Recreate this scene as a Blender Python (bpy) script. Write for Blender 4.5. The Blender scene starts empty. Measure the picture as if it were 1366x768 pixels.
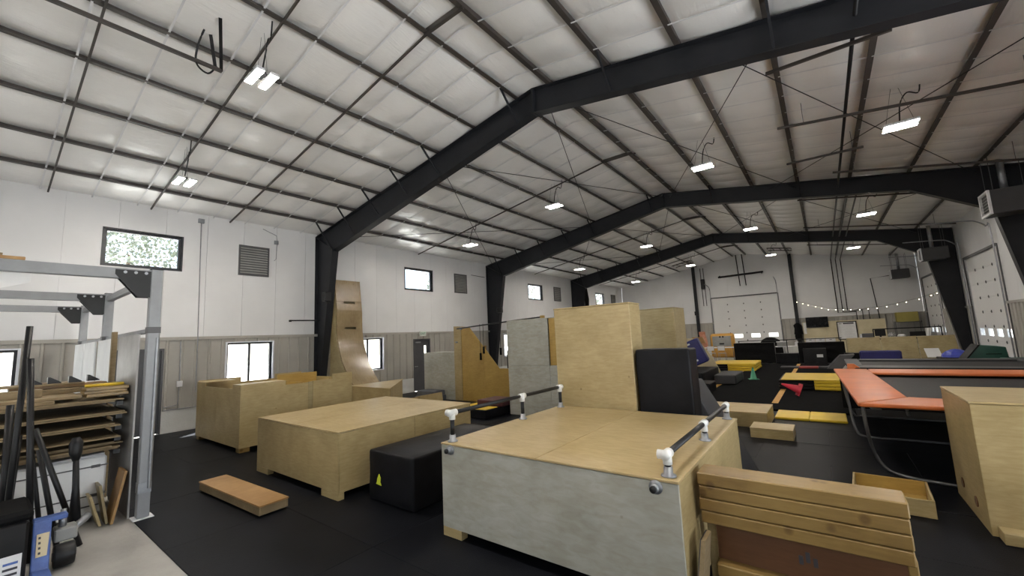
import bpy, bmesh, math, random
from mathutils import Vector, Matrix, noise
random.seed(7)
R = math.radians
SC = bpy.context.scene
COL = SC.collection

# ------------------------------------------------------------------ camera
F_PX = 543.233
CAM = Vector((13.5616, 0.0, 1.9804))
YAW, PITCH, ROLL = 0.6471, 0.1223, -0.0470
FWD = Vector((-math.sin(YAW)*math.cos(PITCH), math.cos(YAW)*math.cos(PITCH), math.sin(PITCH)))
_r0 = Vector((math.cos(YAW), math.sin(YAW), 0)); _u0 = _r0.cross(FWD)
RGT = math.cos(ROLL)*_r0 + math.sin(ROLL)*_u0
UPV = -math.sin(ROLL)*_r0 + math.cos(ROLL)*_u0
cd = bpy.data.cameras.new('camera'); cam = bpy.data.objects.new('camera', cd); COL.objects.link(cam)
cd.sensor_width = 36.0; cd.lens = F_PX/1366*36.0; cd.clip_start = 0.05; cd.clip_end = 400
M = Matrix.Identity(4)
for i in range(3):
    M[i][0], M[i][1], M[i][2], M[i][3] = RGT[i], UPV[i], -FWD[i], CAM[i]
cam.matrix_world = M
SC.camera = cam
def ray(px, py): return RGT*((px-683)/F_PX) - UPV*((py-384)/F_PX) + FWD
def on_y(px, py, Y): d = ray(px, py); return CAM + d*((Y-CAM.y)/d.y)
def on_x(px, py, X): d = ray(px, py); return CAM + d*((X-CAM.x)/d.x)
def on_z(px, py, Z): d = ray(px, py); return CAM + d*((Z-CAM.z)/d.z)

# ------------------------------------------------------------------ world, sun, daylight, exposure
W = bpy.data.worlds.new('sky'); SC.world = W; W.use_nodes = True
nt = W.node_tree; nt.nodes.clear()
wo = nt.nodes.new('ShaderNodeOutputWorld'); bg = nt.nodes.new('ShaderNodeBackground')
sky = nt.nodes.new('ShaderNodeTexSky'); sky.sky_type = 'NISHITA'; sky.sun_disc = False
sky.sun_elevation = R(50); sky.sun_rotation = R(-45); sky.air_density = 1.0; sky.dust_density = .6; sky.ozone_density = 1.5
bg.inputs['Strength'].default_value = 0.45
hz = nt.nodes.new('ShaderNodeMix'); hz.data_type = 'RGBA'; hz.inputs['Factor'].default_value = .65; hz.inputs['B'].default_value = (3.0, 3.1, 3.25, 1)   # thin bright haze
nt.links.new(sky.outputs[0], hz.inputs['A']); nt.links.new(hz.outputs['Result'], bg.inputs[0]); nt.links.new(bg.outputs[0], wo.inputs[0])
sd = bpy.data.lights.new('sun', 'SUN'); sd.energy = 50.0; sd.angle = R(0.6); sd.color = (1, .96, .9)
sun = bpy.data.objects.new('sun', sd); COL.objects.link(sun)
sun.rotation_euler = Vector((0.66, -0.80, -1.12)).to_track_quat('-Z', 'Y').to_euler()
ad = bpy.data.lights.new('rear_fill_lamp', 'AREA'); ad.shape = 'RECTANGLE'; ad.size = 5.0; ad.size_y = 4.2  # added fill lamp, standing for daylight at an unseen rear door assumed open
ad.energy = 40; ad.color = (.86, .93, 1.0)
ao = bpy.data.objects.new('rear_fill_lamp', ad); COL.objects.link(ao)
ao.location = (6.0, -10.78, 2.25); ao.rotation_euler = (R(90), 0, 0)
# fill lamps added to brighten the ceiling, at unseen right wall doors assumed open
ASSUMED_DOORS = [(19.95-3*8.886, 23.88-3*8.886), (19.95-2*8.886, 23.88-2*8.886)]
for k_, (ya_, yb_) in enumerate(ASSUMED_DOORS):
    ld = bpy.data.lights.new('ceiling_fill_lamp', 'AREA'); ld.shape = 'RECTANGLE'; ld.size = yb_-ya_-.2; ld.size_y = 3.6; ld.spread = R(115)
    ld.energy = (45, 110)[k_]; ld.color = (.88, .94, 1.0)
    lo = bpy.data.objects.new('ceiling_fill_lamp', ld); COL.objects.link(lo)
    lo.location = (19.0, (ya_+yb_)/2, 1.6); lo.rotation_euler = Vector((-.84, 0, .54)).to_track_quat('-Z', 'X').to_euler()
SC.view_settings.view_transform = 'Standard'; SC.view_settings.look = 'None'
SC.view_settings.gamma = 1.0; SC.view_settings.use_curve_mapping = False
SC.view_settings.exposure = 0.63
LED_STRENGTH = 200.0

# ------------------------------------------------------------------ materials
MATS = {}
def mat(name, c1, c2=None, rough=.6, metal=0.0, sc=(3, 3, 3), detail=4, bump=0.0, bsc=60.0, spec=.5, emit=None, es=0.0, lo=.35, hi=.65, coat=0.0):
    if name in MATS: return MATS[name]
    m = bpy.data.materials.new(name); m.use_nodes = True; MATS[name] = m
    n = m.node_tree.nodes; l = m.node_tree.links; b = n['Principled BSDF']
    b.inputs['Roughness'].default_value = rough; b.inputs['Metallic'].default_value = metal
    b.inputs['Specular IOR Level'].default_value = spec; b.inputs['Coat Weight'].default_value = coat
    tc = n.new('ShaderNodeTexCoord')
    if c2 is None: c2 = tuple(v*.86 for v in c1)
    mp = n.new('ShaderNodeMapping'); mp.inputs['Scale'].default_value = sc
    l.new(tc.outputs['Object'], mp.inputs['Vector'])
    nz = n.new('ShaderNodeTexNoise'); nz.inputs['Scale'].default_value = 1.0; nz.inputs['Detail'].default_value = detail
    nz.inputs['Roughness'].default_value = .6
    l.new(mp.outputs[0], nz.inputs['Vector'])
    rp = n.new('ShaderNodeValToRGB'); rp.color_ramp.elements[0].position = lo; rp.color_ramp.elements[1].position = hi
    rp.color_ramp.elements[0].color = (*c1, 1); rp.color_ramp.elements[1].color = (*c2, 1)
    l.new(nz.outputs['Fac'], rp.inputs[0])
    l.new(rp.outputs[0], b.inputs['Base Color'])
    if bump:
        nb = n.new('ShaderNodeTexNoise'); nb.inputs['Scale'].default_value = bsc; nb.inputs['Detail'].default_value = 3
        l.new(tc.outputs['Object'], nb.inputs['Vector'])
        bp = n.new('ShaderNodeBump'); bp.inputs['Strength'].default_value = bump; bp.inputs['Distance'].default_value = .02
        l.new(nb.outputs['Fac'], bp.inputs['Height']); l.new(bp.outputs[0], b.inputs['Normal'])
    if emit:
        b.inputs['Emission Color'].default_value = (*emit, 1); b.inputs['Emission Strength'].default_value = es
    return m

def ply(name, base, dark, grain=(1.2, 1.2, 7.0), rough=.42, knot=2.3, ks=(.015, .05)):
    """plywood: large blotches x fine stretched grain, a few dark knots"""
    base = tuple(v*.72 for v in base); dark = tuple(v*.72 for v in dark)
    m = mat(name, base, dark, rough=rough, sc=(1.7, 1.7, 1.7), detail=5, lo=.38, hi=.68)
    n = m.node_tree.nodes; l = m.node_tree.links; b = n['Principled BSDF']
    tc = next(x for x in n if x.type == 'TEX_COORD'); rp = next(x for x in n if x.type == 'VALTORGB')
    mp = n.new('ShaderNodeMapping'); mp.inputs['Scale'].default_value = tuple(g*6 for g in grain); l.new(tc.outputs['Object'], mp.inputs['Vector'])
    nz = n.new('ShaderNodeTexNoise'); nz.inputs['Scale'].default_value = 1; nz.inputs['Detail'].default_value = 5; nz.inputs['Distortion'].default_value = .6
    l.new(mp.outputs[0], nz.inputs['Vector'])
    r2 = n.new('ShaderNodeValToRGB'); r2.color_ramp.elements[0].position = .3; r2.color_ramp.elements[1].position = .75
    r2.color_ramp.elements[0].color = (1, 1, 1, 1); r2.color_ramp.elements[1].color = (.80, .76, .68, 1)
    l.new(nz.outputs['Fac'], r2.inputs[0])
    mx = n.new('ShaderNodeMix'); mx.data_type = 'RGBA'; mx.blend_type = 'MULTIPLY'; mx.inputs['Factor'].default_value = 1
    l.new(rp.outputs[0], mx.inputs['A']); l.new(r2.outputs[0], mx.inputs['B'])
    vo = n.new('ShaderNodeTexVoronoi'); vo.inputs['Scale'].default_value = knot; l.new(tc.outputs['Object'], vo.inputs['Vector'])
    r3 = n.new('ShaderNodeValToRGB'); r3.color_ramp.elements[0].position = ks[0]; r3.color_ramp.elements[1].position = ks[1]
    r3.color_ramp.elements[0].color = (.42, .34, .24, 1); r3.color_ramp.elements[1].color = (1, 1, 1, 1)
    l.new(vo.outputs['Distance'], r3.inputs[0])
    m2 = n.new('ShaderNodeMix'); m2.data_type = 'RGBA'; m2.blend_type = 'MULTIPLY'; m2.inputs['Factor'].default_value = .8
    l.new(mx.outputs['Result'], m2.inputs['A']); l.new(r3.outputs[0], m2.inputs['B'])
    l.new(m2.outputs['Result'], b.inputs['Base Color'])
    return m

PLY = ply('plywood_pale', (.60, .47, .24), (.47, .355, .165))
PLYT = ply('plywood_top', (.66, .52, .28), (.55, .41, .19), grain=(1.2, 5, 1.2))
PLYO = ply('plywood_honey', (.66, .44, .12), (.54, .34, .085))
PLYG = ply('plywood_grey_painted', (.60, .60, .54), (.48, .48, .42), grain=(1, 1, 3))
PLYD = ply('plywood_dull', (.50, .41, .22), (.36, .28, .14))
PLYR = ply('plywood_reddish', (.62, .37, .15), (.45, .24, .08), grain=(5, 1, 1))
PINE = ply('pine_timber', (.42, .275, .09), (.28, .17, .05), grain=(.8, 6, 6), rough=.4, knot=6.0, ks=(.13, .24))
BROWN = ply('brown_hardboard', (.20, .09, .04), (.14, .06, .025))
OSB = ply('rough_lumber', (.40, .30, .17), (.26, .19, .10), grain=(5, 1, 5), rough=.7)
MDF = ply('curved_wall_sheet', (.40, .30, .16), (.31, .22, .11), grain=(1, 6, 1), rough=.25)
WHITE = mat('white_liner', (.69, .69, .70), (.64, .64, .65), rough=.34, sc=(.7, .7, .7), bump=.10, bsc=2.5)
WAIN = mat('tan_grey_panel', (.37, .35, .315), (.32, .305, .275), rough=.45, sc=(1, 1, 1))
STEM = mat('painted_stem_wall', (.60, .60, .58), (.52, .52, .50), rough=.8, sc=(2, 2, 2), bump=.2, bsc=30)
STEEL = mat('charcoal_steel', (.018, .019, .023), (.013, .014, .017), spec=.25, rough=.45, sc=(2, 2, 2))
PURL = mat('dark_purlin_steel', (.055, .045, .040), (.040, .034, .030), rough=.5)
GALV = mat('galvanised_steel', (.34, .35, .37), (.27, .28, .30), rough=.4, metal=.7, sc=(8, 8, 8))
TUBE = mat('dull_steel_tube', (.16, .16, .165), (.12, .12, .125), rough=.4, metal=.5)
GREYP = mat('grey_painted_tube', (.27, .28, .295), (.23, .235, .25), rough=.4, sc=(4, 4, 4))
BLACK = mat('black_satin', (.008, .008, .009), (.012, .012, .013), rough=.4, spec=.3)
BLACKV = mat('black_vinyl', (.006, .006, .007), (.010, .010, .012), rough=.45, sc=(4, 4, 4), bump=.15, bsc=5, spec=.12)
BLACKF = mat('black_fabric', (.006, .006, .0065), (.009, .009, .0095), rough=.8, sc=(9, 9, 9), spec=.1)
GREYV = mat('grey_vinyl', (.050, .050, .053), (.040, .040, .042), rough=.5, spec=.25)
GREYB = mat('slate_foam', (.11, .115, .135), (.085, .09, .105), rough=.6)
YEL = mat('yellow_vinyl', (.72, .50, .03), (.62, .42, .025), rough=.45)
ORG = mat('orange_vinyl', (.58, .15, .035), (.48, .12, .027), rough=.42, sc=(2, 2, 2), bump=.12, bsc=4)
REDV = mat('dull_red_vinyl', (.30, .035, .03), (.24, .028, .024), rough=.5)
MAROON = mat('maroon_vinyl', (.06, .012, .016), (.05, .01, .013), rough=.5)
BLUEV = mat('navy_vinyl', (.018, .018, .13), (.014, .014, .10), rough=.45)
BLUEP = mat('blue_paint', (.08, .15, .42), (.055, .10, .30), rough=.45, sc=(9, 9, 9))
BLUET = mat('blue_tarp', (.05, .07, .42), (.03, .05, .32), rough=.5)
GREENV = mat('green_vinyl', (.015, .085, .06), (.012, .065, .047), rough=.5)
CONEG = mat('cone_green', (.01, .22, .11), (.01, .19, .095), rough=.5)
CONER = mat('cone_red', (.55, .02, .05), (.48, .018, .04), rough=.5)
LINE = mat('orange_floor_strip', (.62, .34, .08), (.52, .28, .06), rough=.6)
PVC = mat('white_pvc', (.78, .78, .76), (.72, .72, .70), rough=.35)
PAPER = mat('white_paper', (.80, .80, .80), (.75, .75, .75), rough=.7)
INK = mat('dark_ink', (.05, .05, .06), rough=.6)
WPLAST = mat('white_plastic', (.70, .70, .72), (.62, .62, .64), rough=.45)
WSHEET = mat('white_sheet', (.74, .75, .76), (.66, .67, .68), rough=.5, sc=(2, 2, 2))
ASHEET = mat('dull_metal_sheet', (.42, .41, .40), (.28, .27, .26), rough=.45, metal=.3, sc=(1.5, 1.5, 1.5))
DOORG = mat('charcoal_door', (.065, .065, .072), (.055, .055, .06), rough=.45)
FRAMEB = mat('black_window_frame', (.012, .013, .018), rough=.4)
REVEAL = mat('white_reveal', (.70, .72, .78), (.66, .68, .74), rough=.4)
ODOOR = mat('overhead_door_skin', (.70, .70, .70), (.66, .66, .66), rough=.5, sc=(.6, .6, .6))
SEAL = mat('dark_hardware', (.09, .09, .095), rough=.5)
CONC = mat('concrete', (.40, .385, .36), (.30, .29, .27), rough=.75, sc=(1.3, 1.3, 1.3), detail=7, bump=.15, bsc=40)
RUB = mat('rubber_mat', (.004, .0044, .0058), (.009, .0098, .0128), rough=.42, sc=(1.1, 1.1, 1.1), detail=6, bump=.12, bsc=90, spec=.07)
CARPET = mat('black_carpet', (.004, .004, .0045), (.006, .006, .0065), rough=.95, sc=(8, 8, 8), spec=.05)
TRBED = mat('trampoline_mesh', (.014, .014, .016), (.019, .019, .021), rough=.6, sc=(30, 30, 30), spec=.2)
STRAP = mat('white_strap', (.72, .72, .74), rough=.4)
HEAT = mat('heater_casing', (.045, .045, .048), rough=.5)
CARD = mat('cardboard', (.36, .27, .15), (.30, .22, .12), rough=.8)
OLIVE = mat('olive_box', (.30, .25, .06), (.25, .21, .05), rough=.7)
CREAM = mat('cream_panel', (.62, .54, .36), (.55, .47, .30), rough=.6, sc=(2, 2, 2))
SCREEN = mat('dark_screen', (.004, .004, .005), rough=.2, spec=.15)
PINK = mat('faded_pink_cloth', (.55, .28, .20), (.42, .16, .09), rough=.9, sc=(1, 1, 5))
YCAB = mat('yellow_orange_plastic', (.60, .33, .07), (.52, .26, .05), rough=.5)
GREYM = mat('mid_grey_plastic', (.30, .30, .29), (.25, .25, .24), rough=.5)
EXITM = mat('exit_sign_green_white', (.62, .68, .62), rough=.5)
LOGO = mat('yellow_green_print', (.55, .62, .03), rough=.6)
LED = mat('led_tube', (.9, .9, .9), rough=.5, emit=(1.0, .93, .83), es=LED_STRENGTH)
BULB = mat('string_bulb', (.9, .9, .8), rough=.4, emit=(1.0, .80, .5), es=6.0)
GRASS = mat('outside_gravel', (.46, .46, .45), (.38, .38, .36), rough=.9, sc=(1, 1, 1))
LEAF = mat('tree_leaf', (.11, .13, .09), (.17, .19, .15), rough=.7, sc=(2, 2, 2))
BARK = mat('tree_bark', (.14, .10, .07), rough=.9)

# insulation facing: glossy vinyl with fine crinkles running along the purlins
m = mat('vinyl_insulation', (.86, .85, .835), (.80, .79, .775), rough=.32, sc=(.8, .8, .8), coat=.4, spec=.7)
m.node_tree.nodes['Principled BSDF'].inputs['Coat Roughness'].default_value = .22
n = m.node_tree.nodes; l = m.node_tree.links
tc = next(x for x in n if x.type == 'TEX_COORD')
mp = n.new('ShaderNodeMapping'); mp.inputs['Scale'].default_value = (16, 2.0, 3); l.new(tc.outputs['Object'], mp.inputs['Vector'])
nz = n.new('ShaderNodeTexNoise'); nz.inputs['Scale'].default_value = 1; nz.inputs['Detail'].default_value = 5; nz.inputs['Distortion'].default_value = 1.2
l.new(mp.outputs[0], nz.inputs['Vector'])
n2 = n.new('ShaderNodeTexNoise'); n2.inputs['Scale'].default_value = 2.2; n2.inputs['Detail'].default_value = 2; l.new(tc.outputs['Object'], n2.inputs['Vector'])
mu = n.new('ShaderNodeMath'); mu.operation = 'MULTIPLY'; l.new(nz.outputs['Fac'], mu.inputs[0]); l.new(n2.outputs['Fac'], mu.inputs[1])
bp = n.new('ShaderNodeBump'); bp.inputs['Strength'].default_value = .55; bp.inputs['Distance'].default_value = .03
l.new(mu.outputs[0], bp.inputs['Height']); l.new(bp.outputs[0], n['Principled BSDF'].inputs['Normal'])
INSUL = m

# window glass: thin clear pane (mostly transparent, some gloss)
g = bpy.data.materials.new('clear_glass'); g.use_nodes = True; n = g.node_tree.nodes; l = g.node_tree.links; n.clear()
o_ = n.new('ShaderNodeOutputMaterial'); mxs = n.new('ShaderNodeMixShader'); tr = n.new('ShaderNodeBsdfTransparent'); gl = n.new('ShaderNodeBsdfGlossy')
fr0 = n.new('ShaderNodeLayerWeight'); fr0.inputs[0].default_value = .5; frp = n.new('ShaderNodeMath'); frp.operation = 'POWER'; frp.inputs[1].default_value = 5; l.new(fr0.outputs['Facing'], frp.inputs[0]); fr = n.new('ShaderNodeMath'); fr.operation = 'MULTIPLY_ADD'; l.new(frp.outputs[0], fr.inputs[0]); fr.inputs[1].default_value = .8; fr.inputs[2].default_value = .03; gl.inputs['Roughness'].default_value = .02; tr.inputs[0].default_value = (.94, .96, .97, 1)
l.new(fr.outputs[0], mxs.inputs[0]); l.new(tr.outputs[0], mxs.inputs[1]); l.new(gl.outputs[0], mxs.inputs[2]); l.new(mxs.outputs[0], o_.inputs[0])
GLASS = g

# ------------------------------------------------------------------ mesh helpers
ORG_OF = {}
class MB:
    def __init__(s): s.v = []; s.f = []
    def add(s, vs, fs):
        o = len(s.v); s.v += [Vector(p) for p in vs]; s.f += [tuple(i+o for i in f) for f in fs]; return s
    def box(s, x0, x1, y0, y1, z0, z1):
        return s.add([(x0,y0,z0),(x1,y0,z0),(x1,y1,z0),(x0,y1,z0),(x0,y0,z1),(x1,y0,z1),(x1,y1,z1),(x0,y1,z1)],
                     [(0,3,2,1),(4,5,6,7),(0,1,5,4),(1,2,6,5),(2,3,7,6),(3,0,4,7)])
    def cbox(s, x0, x1, y0, y1, z0, z1, b=.006):
        lo = (x0,y0,z0); hi = (x1,y1,z1); b = min(b, *(abs(hi[i]-lo[i])*.45 for i in range(3)))
        vid = {}; vs = []
        for sx in (0,1):
            for sy in (0,1):
                for sz in (0,1):
                    for ax in range(3):
                        sg = (sx,sy,sz)
                        p = [ (hi[i]-b if sg[i] else lo[i]+b) for i in range(3)]
                        p[ax] = hi[ax] if sg[ax] else lo[ax]
                        vid[(sg,ax)] = len(vs); vs.append(p)
        fs = []
        for ax in range(3):
            a, c = [i for i in range(3) if i != ax]
            for sd in (0,1):
                q = []
                for (u, w) in ((0,0),(1,0),(1,1),(0,1)):
                    sg = [0,0,0]; sg[ax] = sd; sg[a] = u; sg[c] = w; q.append(vid[(tuple(sg),ax)])
                flip = (sd == 0) ^ (ax == 1)
                fs.append(tuple(q[::-1] if flip else q))
        for ax in range(3):          # edges along ax
            a, c = [i for i in range(3) if i != ax]
            for u in (0,1):
                for w in (0,1):
                    s0 = [0,0,0]; s0[a] = u; s0[c] = w; s1 = list(s0); s1[ax] = 1
                    fs.append((vid[(tuple(s0),a)], vid[(tuple(s1),a)], vid[(tuple(s1),c)], vid[(tuple(s0),c)]))
        for sx in (0,1):
            for sy in (0,1):
                for sz in (0,1): fs.append(tuple(vid[((sx,sy,sz),ax)] for ax in range(3)))
        return s.add(vs, fs)
    def prism(s, poly, axis, a0, a1):
        """poly: 2D list in the two remaining axes (in xyz order), extruded along axis from a0 to a1"""
        n = len(poly); vs = []
        for a in (a0, a1):
            for (u, w) in poly:
                p = [u, w]; p.insert(axis, a); vs.append(p)
        fs = [tuple(range(n))[::-1], tuple(range(n, 2*n))] + [(i, (i+1) % n, n+(i+1) % n, n+i) for i in range(n)]
        return s.add(vs, fs)
    def hexa(s, b4, t4):
        return s.add(list(b4)+list(t4), [(0,3,2,1),(4,5,6,7),(0,1,5,4),(1,2,6,5),(2,3,7,6),(3,0,4,7)])
    def tube(s, pts, r, n=8, cap=True):
        pts = [Vector(p) for p in pts]; o = len(s.v); rings = []
        for i, p in enumerate(pts):
            t = (pts[min(i+1, len(pts)-1)] - pts[max(i-1, 0)]).normalized()
            a = t.cross(Vector((0,0,1)) if abs(t.z) < .9 else Vector((1,0,0))).normalized(); b = t.cross(a)
            rr = r[i] if isinstance(r, (list, tuple)) else r
            rings.append([p + (a*math.cos(2*math.pi*k/n) + b*math.sin(2*math.pi*k/n))*rr for k in range(n)])
        vs = [q for rg in rings for q in rg]; fs = []
        for i in range(len(pts)-1):
            for k in range(n): fs.append((i*n+k, i*n+(k+1) % n, (i+1)*n+(k+1) % n, (i+1)*n+k))
        if cap: fs += [tuple(range(n))[::-1], tuple(range((len(pts)-1)*n, len(pts)*n))]
        return s.add(vs, fs)
    def bar(s, p0, p1, w, h=None):
        """square bar between two points"""
        h = h or w; p0 = Vector(p0); p1 = Vector(p1); t = (p1-p0).normalized()
        a = t.cross(Vector((0,0,1)) if abs(t.z) < .9 else Vector((0,1,0))).normalized(); b = a.cross(t)
        c = [(-a*w-b*h)*.5, (a*w-b*h)*.5, (a*w+b*h)*.5, (-a*w+b*h)*.5]
        return s.hexa([p0+k for k in c], [p1+k for k in c])
    def grid(s, fn, nu, nv):
        vs = [fn(i/nu, j/nv) for i in range(nu+1) for j in range(nv+1)]
        fs = [(i*(nv+1)+j, (i+1)*(nv+1)+j, (i+1)*(nv+1)+j+1, i*(nv+1)+j+1) for i in range(nu) for j in range(nv)]
        return s.add(vs, fs)
    def lathe(s, prof, c, n=16):
        """prof: (r,z) list about vertical axis at c"""
        vs = []; 
        for (r, z) in prof:
            for k in range(n): vs.append((c[0]+r*math.cos(2*math.pi*k/n), c[1]+r*math.sin(2*math.pi*k/n), c[2]+z))
        fs = [(i*n+k, i*n+(k+1) % n, (i+1)*n+(k+1) % n, (i+1)*n+k) for i in range(len(prof)-1) for k in range(n)]
        fs += [tuple(range(n))[::-1], tuple(range((len(prof)-1)*n, len(prof)*n))]
        return s.add(vs, fs)
    def mesh(s, name, m, org, smooth=False):
        me = bpy.data.meshes.new(name); me.from_pydata([tuple(p-org) for p in s.v], [], s.f)
        bm = bmesh.new(); bm.from_mesh(me); bmesh.ops.recalc_face_normals(bm, faces=bm.faces); bm.to_mesh(me); bm.free()
        me.materials.append(m)
        if smooth:
            for p in me.polygons: p.use_smooth = True
        return me
    def build(s, name, m, parent=None, smooth=False, bevel=0.0, kind=None, open_mesh=False):
        if parent is not None: org = ORG_OF[parent.name]
        else:
            xs = [p.x for p in s.v]; ys = [p.y for p in s.v]; zs = [p.z for p in s.v]
            org = Vector(((min(xs)+max(xs))/2, (min(ys)+max(ys))/2, min(zs)))
        me = s.mesh(name, m, org, smooth)
        o = bpy.data.objects.new(name, me); COL.objects.link(o)
        if parent is not None: o.parent = parent
        else: o.location = org
        ORG_OF[o.name] = org
        if bevel:
            bv = o.modifiers.new('bevel', 'BEVEL'); bv.width = bevel; bv.segments = 3 if bevel > .012 else 2; bv.limit_method = 'ANGLE'; bv.angle_limit = R(40)
            if bevel > .012:
                for p in me.polygons: p.use_smooth = True
        if kind: o['kind'] = kind
        return o
def inst(src, loc, parent, name):
    """another object sharing the mesh of src (which was built round the origin of parent), moved by loc"""
    o = bpy.data.objects.new(name, src); COL.objects.link(o); o.parent = parent; o.location = loc; return o
def tag(o, label, cat, group=None, kind=None):
    o['label'] = label; o['category'] = cat
    if group: o['group'] = group
    if kind: o['kind'] = kind
    return o
def thing(name, label, cat, loc=(0,0,0), rz=0.0, group=None, kind=None):
    o = bpy.data.objects.new(name, None); COL.objects.link(o); o.location = loc; o.rotation_euler = (0,0,rz)
    o.empty_display_size = .1
    ORG_OF[o.name] = Vector(loc); return tag(o, label, cat, group, kind)
def copy_tree(o, parent=None):
    c = o.copy(); COL.objects.link(c); c.parent = parent
    if o.name in ORG_OF: ORG_OF[c.name] = ORG_OF[o.name]
    for ch in list(o.children): copy_tree(ch, c)
    return c
def catmull(pts, k=6):
    P = [Vector(p) for p in pts]; out = []
    for i in range(len(P)-1):
        a, b, c, d = P[max(i-1,0)], P[i], P[i+1], P[min(i+2,len(P)-1)]
        for j in range(k):
            t = j/k; out.append(.5*((2*b)+(c-a)*t+(2*a-5*b+4*c-d)*t*t+(3*b-a-3*c+d)*t**3))
    return out+[P[-1]]

# ================================================================== SETTING
BAY = 8.886; F1 = 6.97; YB = F1-2*BAY; YE = F1+3*BAY; WX = 18.3; XM = WX/2
HE = 5.80; SL = 1/6
def zroof(x): return HE + SL*min(x, WX-x)
FRAMES = [F1-BAY, F1, F1+BAY, F1+2*BAY]

# ---- floor
fl = MB().box(-.2, WX+.2, YB-.2, YE+.2, -.2, -.012).build('floor', CONC, kind='structure')
tag(fl, 'pale concrete slab floor under the black rubber mats', 'floor', kind='structure')
mw, mh, mt = 1.82, 1.215, .012
mb = MB().cbox(-mw/2+.0006, mw/2-.0006, -mh/2+.0006, mh/2-.0006, -.012, 0, .003)
mat_me = mb.mesh('rubber_mat', RUB, Vector((0,0,0)))
for j in range(17):
    y = 1.315 + mh*(j+.5)
    off = 0 if j < 4 else (.91 if j % 2 else 0)
    for i in range(-5, 6):
        x = 7.96 + mw*(i+.5) - (off if j >= 4 else 0)
        if x > 17.4 or x < -.9: continue
        if x-mw/2 < .03:            # cut strip along the wall
            o = inst(mat_me, Vector(((.035+x+mw/2)/2, y, -.001)) - ORG_OF[fl.name], fl, 'rubber_mat'); o.scale.x = (x+mw/2-.035)/mw; continue
        o = inst(mat_me, Vector((x, y, random.uniform(-.0025, 0))) - ORG_OF[fl.name], fl, 'rubber_mat')

# ---- generic wall with openings
def cells(u0, u1, w0, w1, holes):
    us = sorted({u0, u1, *[h[0] for h in holes], *[h[1] for h in holes]}); ws = sorted({w0, w1, *[h[2] for h in holes], *[h[3] for h in holes]})
    us = [u for u in us if u0 <= u <= u1]; ws = [w for w in ws if w0 <= w <= w1]
    for i in range(len(us)-1):
        for j in range(len(ws)-1):
            cu, cw = (us[i]+us[i+1])/2, (ws[j]+ws[j+1])/2
            if not any(h[0] < cu < h[1] and h[2] < cw < h[3] for h in holes): yield us[i], us[i+1], ws[j], ws[j+1]
ZW = 2.40; ZS = .55
UPW = [(1.73+k*BAY+(.03 if k else 0), 3.19+k*BAY+.03, 4.20, 5.09) for k in range(4)]
LOW = [(-.65, .57, 1.05, 2.22), (4.37, 5.57, 1.05, 2.22), (8.33, 9.53, 1.05, 2.22), (17.0, 18.2, 1.05, 2.22)]
DRL = [(2.06, 2.98, 0, 2.13), (10.98, 11.90, 0, 2.13)]
HOLES_L = UPW + LOW + DRL
mb = MB()
for a, b, c, d in cells(YB, YE, 0, HE+.25, HOLES_L): mb.box(-.20, -.02, a, b, c, d)
wl = mb.build('wall_left', WHITE); tag(wl, 'long white lined wall with windows above a tan ribbed lower half', 'wall', kind='structure')
def liner(parent, axis, face, sgn, u0, u1, w0, top, holes, step=.914):
    """white liner panels, one object each; axis 0: wall runs along y at x=face ; axis 1: runs along x at y=face"""
    u = u0
    while u < u1-.01:
        v = min(u+step, u1); mb = MB()
        for a, b, c, d in cells(u+.003, v-.003, w0, max(top(u), top(v), top((u+v)/2)), [h for h in holes if h[1] > u and h[0] < v]):
            tA, tB = min(d, top(a)), min(d, top(b))
            lo, hi = (face-.02*sgn, face) 
            if axis == 0: mb.hexa([(lo,a,c),(hi,a,c),(hi,b,c),(lo,b,c)], [(lo,a,tA),(hi,a,tA),(hi,b,tB),(lo,b,tB)])
            else: mb.hexa([(a,lo,c),(a,hi,c),(b,hi,c),(b,lo,c)], [(a,lo,tA),(a,hi,tA),(b,hi,tB),(b,lo,tB)])
        if mb.v: mb.build('liner_panel', WHITE, parent)
        u = v
def wainscot(parent, axis, face, sgn, u0, u1, holes, zb=ZS, zt=ZW-.05, m=None):
    """ribbed lower cladding, 0.914 m sheets with 3 ribs each, split round the openings"""
    u = u0
    while u < u1-.05:
        v = min(u+.914, u1); mb = MB()
        for a, b, c, d in cells(u, v, zb, zt, [h for h in holes if h[1] > u and h[0] < v]):
            prof = [(a, 0)]
            k = 0
            for k in range(3):
                r = u + .1524 + k*.3048
                for du, dp in ((-.035, 0), (-.018, .03), (.018, .03), (.035, 0)):
                    if a < r+du < b: prof.append((r+du, dp))
            prof.append((b, 0))
            for (p, hp), (q, hq) in zip(prof[:-1], prof[1:]):
                base = face-.018*sgn
                f0, f1 = face+(.004+hp)*sgn, face+(.004+hq)*sgn
                if axis == 0: mb.hexa([(base,p,c),(f0,p,c),(f1,q,c),(base,q,c)], [(base,p,d),(f0,p,d),(f1,q,d),(base,q,d)])
                else: mb.hexa([(p,base,c),(p,f0,c),(q,f1,c),(q,base,c)], [(p,base,d),(p,f0,d),(q,f1,d),(q,base,d)])
        if mb.v: mb.build('wainscot_sheet', m or WAIN, parent)
        u = v
liner(wl, 0, 0.0, 1, -2.6, YE, ZW, lambda u: HE+.12, HOLES_L)
wainscot(wl, 0, 0.0, 1, -2.6, YE, HOLES_L)
mb = MB(); mb.box(-.02, .05, -2.6, YE, ZW-.06, ZW+.02); mb.build('wainscot_cap', WAIN, wl)
mb = MB()
for a, b, c, d in cells(-2.6, YE, 0, ZS, DRL): mb.box(-.02, .03, a, b, c, d)
mb.build('stem_wall', STEM, wl)

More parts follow.
